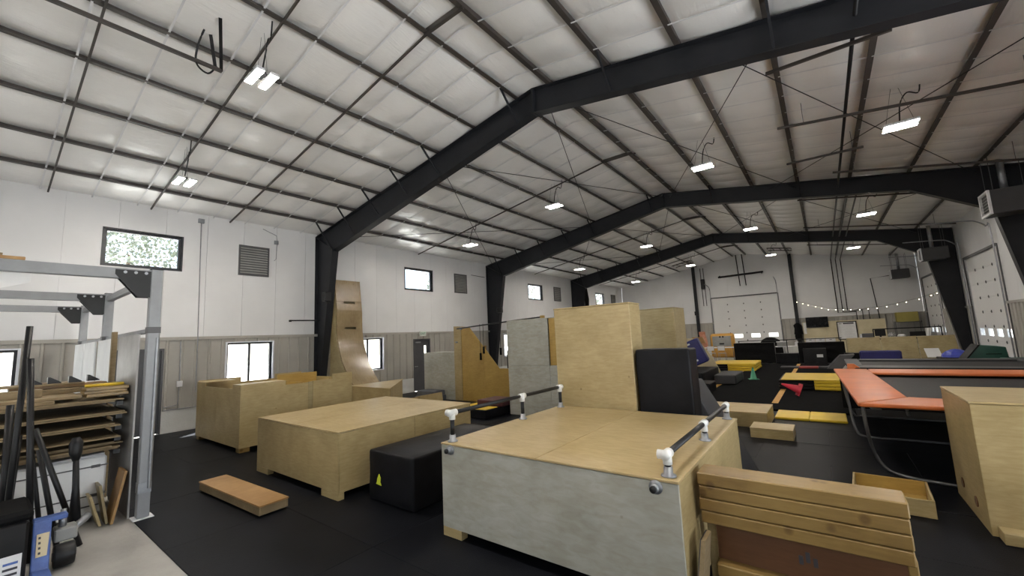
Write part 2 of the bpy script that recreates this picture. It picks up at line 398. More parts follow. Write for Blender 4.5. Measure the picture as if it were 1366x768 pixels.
# ---- far end wall
FD = (6.98, 11.2, 0, 4.22)
def gable(x): return zroof(x)+.15
mb = MB()
for a, b, c, d in cells(0, WX, 0, HE, [FD]): mb.box(a, b, YE+.02, YE+.2, c, d)
mb.prism([(0, HE), (WX, HE), (XM, HE+SL*XM+.2)], 1, YE+.02, YE+.2)
we = mb.build('wall_far', WHITE); tag(we, 'far white gable wall with an overhead door and pipes', 'wall', kind='structure')
for xs in ((0, FD[0]), (FD[0], FD[1]), (FD[1], XM-.0), (max(FD[1], XM), WX)):
    if xs[1]-xs[0] > .1 and not (xs[0] == FD[1] and xs[1] < xs[0]):
        liner(we, 1, YE, -1, xs[0], xs[1], ZW if xs[0] != FD[0] else FD[3], gable, [FD], 1.2)
wainscot(we, 1, YE, -1, 0.02, FD[0]-.05, []); wainscot(we, 1, YE, -1, FD[1]+.05, WX-.02, [])
mb = MB()
for a, b in ((0, FD[0]), (FD[1], WX)): mb.box(a, b, YE-.05, YE+.02, ZW-.06, ZW+.02)
mb.build('wainscot_cap', WAIN, we)
mb = MB()
for a, b in ((0, FD[0]), (FD[1], WX)): mb.box(a, b, YE-.03, YE+.02, 0, ZS)
mb.build('stem_wall', STEM, we)

# ---- right wall
RD = [(19.95, 23.88, 0, 4.25), (19.95+BAY, 23.88+BAY, 0, 4.25)]
OPEN = [(a, b, 0, 4.25) for a, b in ASSUMED_DOORS]
mb = MB()
for a, b, c, d in cells(YB, YE, 0, HE+.25, RD+OPEN): mb.box(WX+.02, WX+.2, a, b, c, d)
wr = mb.build('wall_right', WHITE); tag(wr, 'right hand white wall with two overhead doors', 'wall', kind='structure')
liner(wr, 0, WX, -1, 15.2, YE, ZW, lambda u: HE+.12, RD)
wainscot(wr, 0, WX, -1, 15.2, YE, RD)
mb = MB()
for a, b, c, d in cells(15.2, YE, ZW-.06, ZW+.02, RD): mb.box(WX-.05, WX+.02, a, b, c, d)
mb.build('wainscot_cap', WAIN, wr)
mb = MB()
for a, b, c, d in cells(15.2, YE, 0, ZS, RD): mb.box(WX-.03, WX+.02, a, b, c, d)
mb.build('stem_wall', STEM, wr)
# ---- wall behind the camera with an open overhead door
mb = MB()
for a, b, c, d in cells(0, WX, 0, HE, [(3.5, 8.5, 0, 4.4)]): mb.box(a, b, YB-.2, YB, c, d)
mb.prism([(0, HE), (WX, HE), (XM, HE+SL*XM+.2)], 1, YB-.2, YB)
wb = mb.build('wall_back', WHITE); tag(wb, 'white gable wall behind the camera with an open door', 'wall', kind='structure')

# ---- ceiling: roof deck, insulation bays, purlins, straps, bridging rods
mb = MB()
mb.prism([(-.2, HE+.42-.03), (XM, HE+SL*XM+.42), (XM, HE+SL*XM+.5), (-.2, HE+.47)], 1, YB-.2, YE+.2)
mb.prism([(WX+.2, HE+.42-.03), (XM, HE+SL*XM+.42), (XM, HE+SL*XM+.5), (WX+.2, HE+.47)], 1, YB-.2, YE+.2)
ce = mb.build('ceiling', WHITE); tag(ce, 'white vinyl faced insulated roof with dark purlins', 'ceiling', kind='structure')
OC = ORG_OF[ce.name]
PX_L = [1.05, 2.31, 3.59, 4.88, 6.15, 7.42, 8.70]
PX = PX_L + [WX-x for x in reversed(PX_L)]
STR0, STRP = .142, BAY/11
def strip_mesh(xa, xb, seed):
    rnd = random.Random(seed)
    ph = rnd.uniform(0, 50)
    def fn(u, v):
        x = xa+(xb-xa)*u; y = BAY*v
        edge = 1-(2*u-1)**2
        ph_s = (y-STR0)/STRP; s = abs(math.sin(math.pi*ph_s))
        w = noise.noise(Vector((x*1.1+ph, y*.9, seed)))
        d = -.050*edge - .036*(s**.8)*(.35+.65*edge) - .02*w*edge
        d -= .012*abs(noise.noise(Vector((x*7+ph, y*1.6, 3.1))))*edge
        zz = (HE+SL*x) if xb <= XM+1e-6 else (HE+SL*(WX-x))
        if xa < XM < xb: zz = zroof(x)-.005
        return (x, y, zz+.045+d)
    mb = MB(); mb.grid(fn, 10, 132)
    return mb.mesh('insulation_panel', INSUL, Vector((0,0,0)), True)
edges = [0.0]+PX+[WX]
for k in range(len(edges)-1):
    xa, xb = edges[k]+.0, edges[k+1]
    me = strip_mesh(xa, xb, k+1)
    for b in range(5):
        y0 = YB + b*BAY
        inst(me, Vector((0, y0, 0))-OC, ce, 'insulation_panel')
for k, x in enumerate(PX):
    left = x < XM; zb = zroof(x)-.055
    # Z purlin: web, bottom flange, lip
    prof = [(x-.004, zb), (x+.085, zb), (x+.085, zb+.02), (x+.079, zb+.02), (x+.079, zb+.006), (x+.004, zb+.006), (x+.004, zb+.2), (x-.05, zb+.2), (x-.05, zb+.194), (x-.004, zb+.194)]
    if not left: prof = [(2*x-p, q) for p, q in prof][::-1]
    mb = MB().prism(prof, 1, 0, BAY)
    me = mb.mesh('purlin', PURL, Vector((0,0,0)))
    for b in range(5):
        inst(me, Vector((0, YB+b*BAY, 0))-OC, ce, 'purlin')
def slope_bar(xa, xb, drop, hw, hh):
    pts = [xa] + ([XM] if xa < XM < xb else []) + [xb]; mb = MB()
    for a, b in zip(pts[:-1], pts[1:]): mb.hexa([(a,-hw,zroof(a)-drop),(b,-hw,zroof(b)-drop),(b,hw,zroof(b)-drop),(a,hw,zroof(a)-drop)],
                                               [(a,-hw,zroof(a)-drop+hh),(b,-hw,zroof(b)-drop+hh),(b,hw,zroof(b)-drop+hh),(a,hw,zroof(a)-drop+hh)])
    return mb
sme = slope_bar(.10, WX-.10, .060, .014, .003).mesh('roof_strap', STRAP, Vector((0,0,0)))
for b in range(5):
    for k in range(11):
        y = YB+b*BAY+STR0+k*STRP
        inst(sme, Vector((0, y, 0))-OC, ce, 'roof_strap')
rme = slope_bar(.06, 9.6, .098, .014, .04).mesh('bridging_angle', PURL, Vector((0,0,0)))
for y in (.77, 2.54, 4.31): inst(rme, Vector((0, y, 0))-OC, ce, 'bridging_angle')
rm2 = slope_bar(.06, 9.75, .096, .011, .038).mesh('bridging_angle', PURL, Vector((0,0,0)))
for b in (1, 2, 3): inst(rm2, Vector((0, 2.52+b*BAY-.1, 0))-OC, ce, 'bridging_angle')
for y in (11.32, 20.2, 29.1):       # little blocking piece at the ridge
    mb = MB().box(8.70, 9.60, y-.03, y+.03, 7.17, 7.26); mb.build('ridge_block', PURL, ce)
mb = MB().box(8.70, 9.60, 4.28, 4.34, 7.17, 7.26); mb.build('ridge_block', PURL, ce)
# ---- steel portal frames
def rafter_bottom_left(x):
    P = [(0, 4.75), (1.12, 5.08), (4.5, 5.95), (6.4, 6.29), (9.15, 6.72)]
    for (a, za), (b, zb) in zip(P[:-1], P[1:]):
        if x <= b: return za+(zb-za)*(x-a)/(b-a)
FL = ['rising beside the curved wooden wall', 'rising behind the triangular honey coloured ramp', 'standing before the end bay of the hall']
def frame(y, label, hidden=False):
    t = thing('portal_frame', label, 'steel frame', (XM, y, 0), 0, 'charcoal steel portal frames', 'structure')
    fw, tw, tf = .11, .006, .014
    def ibeam(name, outer, inner):
        mb = MB()
        n = len(outer)
        mb.prism(outer+inner[::-1], 1, y-tw, y+tw)
        for line, sg in ((outer, -1), (inner, 1)):
            for (a, za), (b, zb) in zip(line[:-1], line[1:]):
                d = Vector((b-a, 0, zb-za)).normalized(); nn = Vector((-d.z, 0, d.x))*tf*.5
                A, B = Vector((a, 0, za)), Vector((b, 0, zb)); h = Vector((0, fw, 0)); yy = Vector((0, y, 0))
                mb.hexa([A-nn-h+yy, B-nn-h+yy, B-nn+h+yy, A-nn+h+yy], [A+nn-h+yy, B+nn-h+yy, B+nn+h+yy, A+nn+h+yy])
        return mb.build(name, STEEL, t)
    dz = -.07
    ibeam('column', [(.03, 0), (.03, HE+dz)], [(.26, 0), (1.12, 5.08)])
    ibeam('rafter', [(.03, HE+dz), (XM, zroof(XM)+dz)], [(1.12, 5.08), (XM, 6.72)])
    ibeam('rafter', [(XM, zroof(XM)+dz), (WX-.03, HE+dz)], [(XM, 6.72), (15.9, 5.62)]) if False else None
    mb = MB()
    top = [(XM, zroof(XM)+dz), (WX-.03, HE+dz)]; bot = [(XM, 6.72), (15.9, 5.62), (17.38, 4.72)]
    mb.prism(top+bot[::-1], 1, y-tw, y+tw)
    for line in (top, bot):
        for (a, za), (b, zb) in zip(line[:-1], line[1:]):
            d = Vector((b-a, 0, zb-za)).normalized(); nn = Vector((-d.z, 0, d.x))*tf*.5
            A, B = Vector((a, y, za)), Vector((b, y, zb)); h = Vector((0, fw, 0))
            mb.hexa([A-nn-h, B-nn-h, B-nn+h, A-nn+h], [A+nn-h, B+nn-h, B+nn+h, A+nn+h])
    mb.build('rafter', STEEL, t)
    ibeam('column', [(WX-.03, 0), (WX-.03, HE+dz)], [(18.06, 0), (17.38, 4.72)])
    mb = MB().box(XM-.02, XM+.02, y-fw, y+fw, 6.70, zroof(XM)+dz); mb.build('splice_plate', STEEL, t)
    mb = MB().hexa([(1.10,y-fw,5.07),(1.14,y-fw,5.09),(1.14,y+fw,5.09),(1.10,y+fw,5.07)], [(.03,y-fw,HE+dz-.03),(.07,y-fw,HE+dz-.03),(.07,y+fw,HE+dz-.03),(.03,y+fw,HE+dz-.03)]); mb.build('splice_plate', STEEL, t)
    mb = MB().box(.0, .42, y-.15, y+.15, 0, .02); mb.build('base_plate', STEEL, t)
    mb = MB().box(17.95, WX, y-.15, y+.15, 0, .02); mb.build('base_plate', STEEL, t)
    for k, x in enumerate(PX):
        if k % 2 == 0 and 1 < x < 15.5 or k in (1, 3):
            zb_ = rafter_bottom_left(x) if x < XM else 6.72-(x-XM)*(1.10/6.75)
            for sg in (-1,):
                mb = MB().bar((x, y+sg*.06, zb_+.01), (x, y+sg*.62, zroof(x)-.03), .035, .035); mb.build('flange_brace', STEEL, t)
    return t
for i, y in enumerate(FRAMES):
    lab = ['charcoal steel portal frame overhead behind the storage rack'] + ['charcoal steel portal frame '+s for s in FL]
    frame(y, lab[i])

# bracing cables in the bays beyond the first frame
def cable(a, b, r, label, cat='cable', m=STEEL, name='bracing_cable', group='roof bracing cables'):
    mb = MB().tube([a, b], r, 5); return tag(mb.build(name, m), label, cat, group, 'structure')
for b in range(0, 2):
    ya = F1+b*BAY; yb = ya+BAY; bay = ['in the bay of the second ceiling row', 'in the third bay of the roof'][b]
    for xs in ((.5, 6.1), (6.1, 9.4), (9.4, 13.3), (12.6, 17.2)):
        zA, zB = zroof(xs[0])-.25, zroof(xs[1])-.25
        cable((xs[0], ya+.05, zA), (xs[1], yb-.05, zB), .009, 'thin dark cross bracing cable under the roof '+bay)
        cable((xs[1], ya+.05, zB), (xs[0], yb-.05, zA), .009, 'thin dark cross bracing cable under the roof '+bay)

# ---- windows in the left wall
def window(idx, hole, two, label, group):
    a, b, c, d = hole
    t = thing('window_%d' % idx, label, 'window', (0, (a+b)/2, c), 0, group, 'structure')
    fr = MB(); w = .05
    for box in ((a, b, c, c+w), (a, b, d-w, d), (a, a+w, c+w, d-w), (b-w, b, c+w, d-w)): fr.box(-.13, -.05, *box)
    f = fr.build('window_frame', FRAMEB, t)
    if two:
        mb = MB().box(-.12, -.06, (a+b)/2-.025, (a+b)/2+.025, c+w, d-w); mb.build('mullion', FRAMEB, f)
        mb = MB().box(-.092, -.088, a+w, (a+b)/2-.025, c+w, d-w); mb.build('pane', GLASS, t)
        mb = MB().box(-.092, -.088, (a+b)/2+.025, b-w, c+w, d-w); mb.build('pane', GLASS, t)
    else:
        mb = MB().box(-.092, -.088, a+w, b-w, c+w, d-w); mb.build('pane', GLASS, t)
    mb = MB()
    for box in ((a-.04, b+.04, c-.03, c), (a-.04, b+.04, d, d+.03), (a-.04, a, c, d), (b, b+.04, c, d)): mb.box(-.05, .045 if two else .012, *box)
    mb.build('reveal_trim', REVEAL if two else FRAMEB, t)
wi = 1
ULAB = ['wide high window above the grey storage rack', 'high window above the white ramp box and black door', 'small high window seen past the second steel column', 'small high window in the end bay']
LLAB = ['lower window behind the stacked lumber', 'lower two pane window behind the notched plywood box', 'lower two pane window beside the curved wooden wall', 'lower window past the second steel column']
for k, h in enumerate(UPW): window(wi, h, False, ULAB[k], 'high windows in the left wall'); wi += 1
for k, h in enumerate(LOW): window(wi, h, True, LLAB[k], 'low windows in the left wall'); wi += 1
# ---- louvred vents
VLAB = ['grey louvred wall vent above the notched plywood box', 'grey louvred wall vent beyond the curved wall', 'grey louvred wall vent past the second column', 'grey louvred wall vent in the end bay']
for k in range(4):
    a, b, c, d = 4.53+k*BAY+.05, 5.36+k*BAY+.05, 4.21, 5.12
    t = thing('wall_vent', VLAB[k], 'vent', (0, (a+b)/2, c), 0, 'louvred vents in the left wall')
    mb = MB()
    for bx in ((a, b, c, c+.04), (a, b, d-.04, d), (a, a+.04, c+.04, d-.04), (b-.04, b, c+.04, d-.04)): mb.box(-.001, .04, *bx)
    mb.build('vent_frame', SEAL, t); MB().box(.0, .004, a+.03, b-.03, c+.03, d-.03).build('backing', SEAL, t)
    for i in range(11):
        z = c+.06+i*.074
        MB().hexa([(.006, a+.04, z+.045), (.034, a+.04, z), (.034, b-.04, z), (.006, b-.04, z+.045)], [(.006, a+.04, z+.05), (.036, a+.04, z+.006), (.036, b-.04, z+.006), (.006, b-.04, z+.05)]).build('slat', GREYM, t)
# ---- doors in the left wall
def man_door(idx, hole, label, lite, group=None):
    a, b, c, d = hole
    t = thing('door_%d' % idx, label, 'door', (0, (a+b)/2, 0), 0, None, 'structure')
    mb = MB()
    for bx in ((a, a+.05, 0, d), (b-.05, b, 0, d), (a+.05, b-.05, d-.05, d)): mb.box(-.16, .03, *bx)
    mb.build('door_frame', DOORG, t)
    lf = MB()
    if lite:
        for q in cells(a+.05, b-.05, .01, d-.05, [(b-.28, b-.14, 1.0, 1.85)]): lf.box(-.10, -.055, *q)
        leaf = lf.build('door_leaf', DOORG, t)
        MB().box(-.08, -.075, b-.28, b-.14, 1.0, 1.85).build('pane', GLASS, leaf)
    else:
        leaf = lf.box(-.10, -.055, a+.05, b-.05, .01, d-.05).build('door_leaf', DOORG, t)
    MB().tube([(-.055, a+.13, 1.0), (0.0, a+.13, 1.0)], .022, 10).tube([(-.005, a+.13, 1.0), (-.005, a+.25, 1.0)], .011, 8).build('door_handle', GALV, leaf)
    MB().box(-.055, .01, a+.15, a+.42, d-.17, d-.11).build('door_closer', GALV, leaf)
man_door(1, DRL[0], 'charcoal steel door beside the grey storage rack', False)
man_door(2, DRL[1], 'charcoal door with a narrow glass lite behind the white box', True)
# exit sign above door 2
t = thing('exit_sign', 'small lit white exit sign above the narrow lite door', 'sign', (.03, 11.45, 2.2))
MB().cbox(.05, .11, 11.28, 11.62, 2.24, 2.44, .008).build('housing', EXITM, t)
def text_mesh(txt, size, m, parent, loc, rot, name='lettering'):
    cu = bpy.data.curves.new(name, 'FONT'); cu.body = txt; cu.size = size; cu.align_x = 'CENTER'; cu.align_y = 'CENTER'; cu.extrude = .001
    tmp = bpy.data.objects.new('tmp', cu); COL.objects.link(tmp)
    dg = bpy.context.evaluated_depsgraph_get(); me = bpy.data.meshes.new_from_object(tmp.evaluated_get(dg)); bpy.data.objects.remove(tmp)
    me.materials.clear(); me.materials.append(m)
    o = bpy.data.objects.new(name, me); COL.objects.link(o); o.parent = parent
    o.location = Vector(loc)-ORG_OF[parent.name]; o.rotation_euler = rot; return o
text_mesh('EXIT', .13, CONEG, t, (.1115, 11.45, 2.34), (R(90), 0, R(90)))
# ---- overhead doors
def overhead(idx, axis, face, sgn, hole, label):
    a, b, c, d = hole; u0, u1 = a, b
    mid = (a+b)/2
    loc = (face, mid, 0) if axis == 0 else (mid, face, 0)
    t = thing('door_%d' % idx, label, 'overhead door', loc, 0, None, 'structure')
    def bx(mb, p, q, za, zb, f0, f1):
        lo, hi = face+f0*sgn, face+f1*sgn
        lo, hi = min(lo, hi), max(lo, hi)
        return mb.box(lo, hi, p, q, za, zb) if axis == 0 else mb.box(p, q, lo, hi, za, zb)
    H = d/8
    for k in range(8):
        za, zb = k*H+.003, (k+1)*H-.003
        if k == 2:
            ws = [(a+.22+i*(b-a-.44-.55)/3, a+.22+i*(b-a-.44-.55)/3+.55) for i in range(4)]
            holes = [(p, q, za+.18, zb-.07) for p, q in ws]; mb = MB()
            for p, q, r, s in cells(a, b, za, zb, holes): bx(mb, p, q, r, s, -.09, -.05)
            sec = mb.build('door_section', ODOOR, t)
            for p, q, r, s in holes: m2 = MB(); bx(m2, p, q, r, s, -.072, -.068); m2.build('pane', GLASS, sec)
            for p, q, r, s in holes:
                m2 = MB()
                for e in ((p-.015, p, r, s), (q, q+.015, r, s), (p-.015, q+.015, r-.015, r), (p-.015, q+.015, s, s+.015)): bx(m2, *e, -.05, -.043)
                m2.build('window_rim', WPLAST, sec)
        else:
            mb = MB(); bx(mb, a, b, za, zb, -.09, -.05); sec = mb.build('door_section', ODOOR, t)
        m2 = MB(); bx(m2, a, b, za-.006, za+.01, -.11, -.0905); m2.build('section_lip', ODOOR, sec)
        if k:
            for i in range(1, 4):
                u = a+i*(b-a)/4; mb = MB(); bx(mb, u-.025, u+.025, za-.05, za+.05, -.05, -.035); bx(mb, u-.045, u+.045, za-.012, za+.012, -.05, -.03); mb.build('hinge', SEAL, sec)
    mb = MB(); bx(mb, a, b, d-.01, d+.07, -.02, .04); mb.build('top_seal', SEAL, t)
    for u, s in ((a, -1), (b, 1)):
        mb = MB(); bx(mb, min(u, u+s*.07), max(u, u+s*.07), 0, d+.05, -.02, .03); mb.build('jamb', SEAL, t)
        # vertical track curving to the ceiling
        pts = [(0, 0.05), (0, d+.35), (.08, d+.65), (.28, d+.85), (.55, d+.92), (1.6, d+1.0)]
        P = [((face+(.08+p)*sgn, u+s*.02, z) if axis == 0 else (u+s*.02, face+(.08+p)*sgn, z)) for p, z in pts]
        MB().tube(catmull(P, 4), .022, 6).build('track', GALV, t)
    return t
overhead(3, 1, YE, -1, FD, 'white sectional overhead door in the far gable wall')
overhead(4, 0, WX, -1, RD[0], 'white sectional overhead door beside the green wedge mats')
overhead(5, 0, WX, -1, RD[1], 'white sectional overhead door in the end bay side wall')

# ================================================================== LARGE OBJECTS
def ply_box(name, label, cat, x0, x1, y0, y1, z0, z1, side=PLY, top=PLYT, front=None, tops=(1, 1), cut=0.0, foot=.35, group=None, rz=0.0, front_split=1, side_split=1, edge=.018):
    """hollow plywood box: one object per panel, top sheets split tops=(nx,ny); cut>0 leaves a gap under the panels between corner feet"""
    t = thing(name, label, cat, ((x0+x1)/2, (y0+y1)/2, z0), rz, group)
    e = edge; g = .003
    zb = z0+cut
    def split(a, b, n): return [(a+(b-a)*i/n+(g if i else 0), a+(b-a)*(i+1)/n-(g if i < n-1 else 0)) for i in range(n)]
    for a, b in split(x0, x1, front_split):
        MB().cbox(a, b, y0, y0+e, zb, z1-e-g*1.6, .003).build('front_panel', front or side, t)
    MB().cbox(x0, x1, y1-e, y1, zb, z1-e-g*1.6, .003).build('back_panel', side, t)
    for xa, xb in ((x0, x0+e), (x1-e, x1)):
        for a, b in split(y0+e+g, y1-e-g, side_split): MB().cbox(xa, xb, a, b, zb, z1-e-g*1.6, .003).build('side_panel', side, t)
    for a, b in split(x0-.004, x1+.004, tops[0]):
        for c, d in split(y0-.004, y1+.004, tops[1]): MB().cbox(a, b, c, d, z1-e, z1, .003).build('top_panel', top, t)
    if cut:
        for xa, xb in ((x0, x0+foot), (x1-foot, x1)):
            for ya, yb in ((y0, y0+.09), (y1-.09, y1)): MB().cbox(xa, xb, ya, yb, z0, zb, .004).build('foot', side, t)
    return t

# --- big front box with pipe rails
X0, X1, Y0, Y1, H = 10.20, 12.62, 3.08, 5.52, .92
fb = ply_box('vault_box', 'large low plywood box with grey painted front and black pipe rails', 'box', X0, X1, Y0, Y1, 0, H, side=PLY, top=PLYT, front=PLYG, tops=(2, 1), cut=.09, foot=.26)
def rail(x, zt, ys, fb):
    pipe = MB().tube([(x, ys[0]+.02, zt), (x, ys[-1]+.03, zt)], .024, 12).build('rail_pipe', BLACK, fb, True)
    for i, y in enumerate(ys):
        MB().tube([(x, y, H+.06), (x, y, zt-.06)], .024, 12).build('rail_post', BLACK, pipe, True)
        tee = MB().tube([(x, y, zt-.07), (x, y, zt+.0)], .034, 12).tube([(x, y-.055, zt), (x, y+.055, zt)], .036, 12)
        if i == 0: tee.tube([(x-.06, y-.02, zt), (x+.02, y-.02, zt)], .034, 12)
        tee.build('pipe_tee', PVC, pipe, True)
        fl_ = MB().lathe([(.055, 0), (.055, .01), (.034, .018), (.032, .07), (.028, .07)], (x, y, H), 14).build('floor_flange', GALV, pipe, True)
rail(10.28, 1.215, (3.17, 4.45, 5.42), fb)
rail(12.53, 1.075, (3.17, 4.33, 5.44), fb)
for x in (10.34, 12.46):
    MB().tube([(x, Y0, .86), (x, Y0-.012, .86)], .05, 14).tube([(x, Y0-.01, .86), (x, Y0-.055, .86)], .032, 14).build('wall_flange', GALV, fb, True)
    MB().tube([(x, Y0-.05, .86), (x, Y0-.075, .86)], .024, 12).build('pipe_stub', BLACK, fb, True)
MB().tube([(10.14, 3.25, .83), (10.14, 5.35, .83)], .022, 10).build('side_pipe', BLACK, fb, True)
for y in (3.3, 5.3): MB().tube([(10.20, y, .83), (10.14, y, .83)], .03, 10).build('side_bracket', PVC, fb, True)

# --- middle box
ply_box('vault_box', 'wide plain plywood box beside the black crash mat', 'box', 5.84, 8.34, 2.98, 5.50, 0, .86, side=PLY, top=PLYT, tops=(2, 1), cut=.09, foot=.42, side_split=2)

# --- notched box (two crenellated rows of plywood wall round a sunken deck)
t = thing('notched_box', 'tall plywood box with notched crenellated rim against the wall', 'box', (2.95, 4.5, 0))
def notched(poly, axis, a0, a1, name, m):
    MB().prism(poly, axis, a0, a1).build(name, m, t)
nx0, nx1, ny0, ny1, zt, zn = 1.68, 4.26, 3.26, 5.66, 1.29, 1.215
def crown(a, b, n0, n1, zb=.09, top=zt, low=zn): return [(a, zb), (b, zb), (b, top), (n1, top), (n1, low), (n0, low), (n0, top), (a, top)]
mx_ = (nx0+nx1)/2
MB().prism([(nx0, .09), (mx_-.003, .09), (mx_-.003, zn), (nx0+.55, zn), (nx0+.55, zt), (nx0, zt)], 1, ny0, ny0+.02).build('front_panel', PLY, t)
MB().prism([(mx_+.003, .09), (nx1, .09), (nx1, zt), (nx1-.42, zt), (nx1-.42, zn), (mx_+.003, zn)], 1, ny0, ny0+.02).build('front_panel', PLY, t)
ym = 4.60
MB().prism([(ny0+.022, .09), (ym-.004, .09), (ym-.004, zn), (ny0+.85, zn), (ny0+.85, zt), (ny0+.022, zt)], 0, nx1-.02, nx1).build('side_panel', PLY, t)
MB().prism([(ym+.10, .09), (ny1, .09), (ny1, zt+.06), (ny1-.5, zt+.06), (ny1-.5, zn+.02), (ym+.10, zn+.02)], 0, nx1-.02, nx1).build('side_panel', PLY, t)
MB().box(nx1-.03, nx1-.004, ym, ym+.096, .09, zn+.01).build('corner_post', PLYD, t)
MB().prism(crown(ny0+.022, ny1, ny0+.9, ny1-.7, .09, zt+.04), 0, nx0, nx0+.02).build('side_panel', PLY, t)
MB().prism(crown(nx0+.022, nx1-.022, nx0+.8, nx1-.6), 1, ny1-.02, ny1).build('back_panel', PLY, t)
MB().box(nx0+.022, nx1-.022, ny0+.022, ny1-.022, 1.00, 1.02).build('deck', PLYT, t)
MB().box(nx1-.42, nx1, ny0, ny0+.85, zt, zt+.018).build('corner_cap', PLYT, t)
MB().box(nx0, nx0+.55, ny0, ny0+.6, zt, zt+.018).build('corner_cap', PLYT, t)
MB().box(mx_-.4, mx_-.38, ym+.05, ny1-.02, 1.02, zt+.05).build('inner_panel', PLYO, t)
MB().box(mx_-.38, nx1-.3, ym+.02, ym+.04, 1.02, zn).build('inner_panel', PLYO, t)
for xa in (nx0, nx1-.22):
    for ya in (ny0+.02, ny1-.2): MB().cbox(xa+.01, xa+.2, ya, ya+.18, 0, .09, .005).build('foot', PINE, t)

# --- low plywood step in front
t = thing('balance_step', 'low flat reddish plywood step lying alone on rubber mats', 'step', (7.05, 2.33, 0), R(2.5))
MB().cbox(6.12, 7.98, 2.15, 2.50, .115, .135, .003).build('top_panel', PLYR, t)
MB().cbox(6.13, 7.97, 2.155, 2.175, .02, .114, .003).build('side_panel', OSB, t); MB().cbox(6.13, 7.97, 2.475, 2.495, .02, .114, .003).build('side_panel', OSB, t)
MB().cbox(6.13, 6.15, 2.176, 2.474, .02, .114, .003).build('end_panel', OSB, t); MB().cbox(7.95, 7.97, 2.176, 2.474, .02, .114, .003).build('end_panel', OSB, t)
for x in (6.25, 7.75): MB().box(x, x+.12, 2.18, 2.47, 0, .03).build('foot', BLACK, t)

# --- soft mats
def soft(name, label, cat, x0, x1, y0, y1, z0, z1, m, rz=0.0, b=.035, group=None, wob=.012, parent=None, pn=None, sag=0.0):
    """rounded upholstered block with slightly uneven faces"""
    def dims(n): return max(2, min(14, int(n/.14)))
    nx, ny, nz = dims(x1-x0), dims(y1-y0), dims(z1-z0)
    bm = bmesh.new(); bmesh.ops.create_cube(bm, size=1)
    bmesh.ops.subdivide_edges(bm, edges=bm.edges[:], cuts=5, use_grid_fill=True)
    c = Vector(((x0+x1)/2, (y0+y1)/2, (z0+z1)/2)); d = Vector((x1-x0, y1-y0, z1-z0))
    for v in bm.verts:
        p = v.co.copy(); q = Vector((p.x*d.x, p.y*d.y, p.z*d.z))+c
        inner = (1-(2*p.x)**2)*(1-(2*p.y)**2) if abs(p.z) > .49 else (1-(2*p.z)**2)
        w = noise.noise(q*2.3)*wob
        if p.z > -.49: q += Vector((p.x, p.y, p.z if abs(p.z) > .49 else 0))*w*2*max(0, inner)
        if p.z > .49: q.z -= sag*inner
        v.co = q
    mb = MB(); bm.verts.index_update(); mb.add([v.co for v in bm.verts], [tuple(v.index for v in f.verts) for f in bm.faces]); bm.free()
    t = thing(name, label, cat, (c.x, c.y, z0), rz, group)
    mb.build('cover', m, t, b > .021, b); return t
cm = soft('crash_mat', 'black vinyl crash mat with small yellow print beside plywood box', 'mat', 8.62, 9.52, 3.25, 5.05, 0, .62, BLACKV, b=.028, wob=.02, sag=.03)
MB().prism([(8.79, .22), (8.90, .21), (8.875, .25), (8.885, .30), (8.855, .345), (8.82, .29), (8.81, .245)], 1, 3.238, 3.2455).build('printed_mark', LOGO, cm)
soft('crash_mat', 'tall black vinyl mat standing against the plywood tower', 'mat', 11.43, 12.14, 5.58, 5.98, 0, 1.74, BLACKV, b=.028, wob=.012)
t = thing('foam_wedge', 'dark grey foam wedge beside the tall black mat', 'wedge', (12.1, 6.4, 0))
MB().prism([(11.5, 0), (12.62, 0), (12.24, .78), (12.0, 1.24), (11.5, 1.24)], 1, 6.05, 6.75).build('cover', GREYV, t, False, .015)

# --- tall plywood tower and the tower behind it
ply_box('plywood_tower', 'tallest upright plywood box behind the railed low box', 'box', 10.17, 11.40, 5.56, 5.98, 0, 2.41, side=PLY, top=PLY)
ply_box('plywood_tower', 'upright stained plywood box behind the tall black mat', 'box', 10.02, 11.24, 8.30, 9.05, 0, 2.44, side=PLYD, top=PLYD)
# --- white grey painted tower
t = thing('painted_tower', 'tall grey white painted plywood box with a honey coloured slot', 'box', (7.5, 9.1, 0))
MB().cbox(6.74, 8.04, 8.70, 8.72, .0, 1.26, .003).build('front_panel', PLYG, t); MB().cbox(6.74, 8.04, 8.70, 8.72, 1.264, 2.43, .003).build('front_panel', PLYG, t)
MB().cbox(8.045, 8.45, 8.70, 8.72, 0, 1.26, .003).build('front_panel', PLYG, t)
MB().cbox(8.045, 8.45, 8.75, 8.77, 1.264, 2.43, .003).build('slot_panel', PLYO, t)
MB().cbox(6.74, 6.76, 8.722, 9.5, 0, 2.43, .003).build('side_panel', PLYG, t); MB().cbox(8.43, 8.45, 8.79, 9.5, 0, 2.43, .003).build('side_panel', PLYG, t)
MB().cbox(6.76, 8.43, 9.48, 9.5, 0, 2.43, .003).build('back_panel', PLYG, t); MB().cbox(6.74, 8.45, 8.72, 9.5, 2.432, 2.45, .003).build('top_panel', PLYG, t)

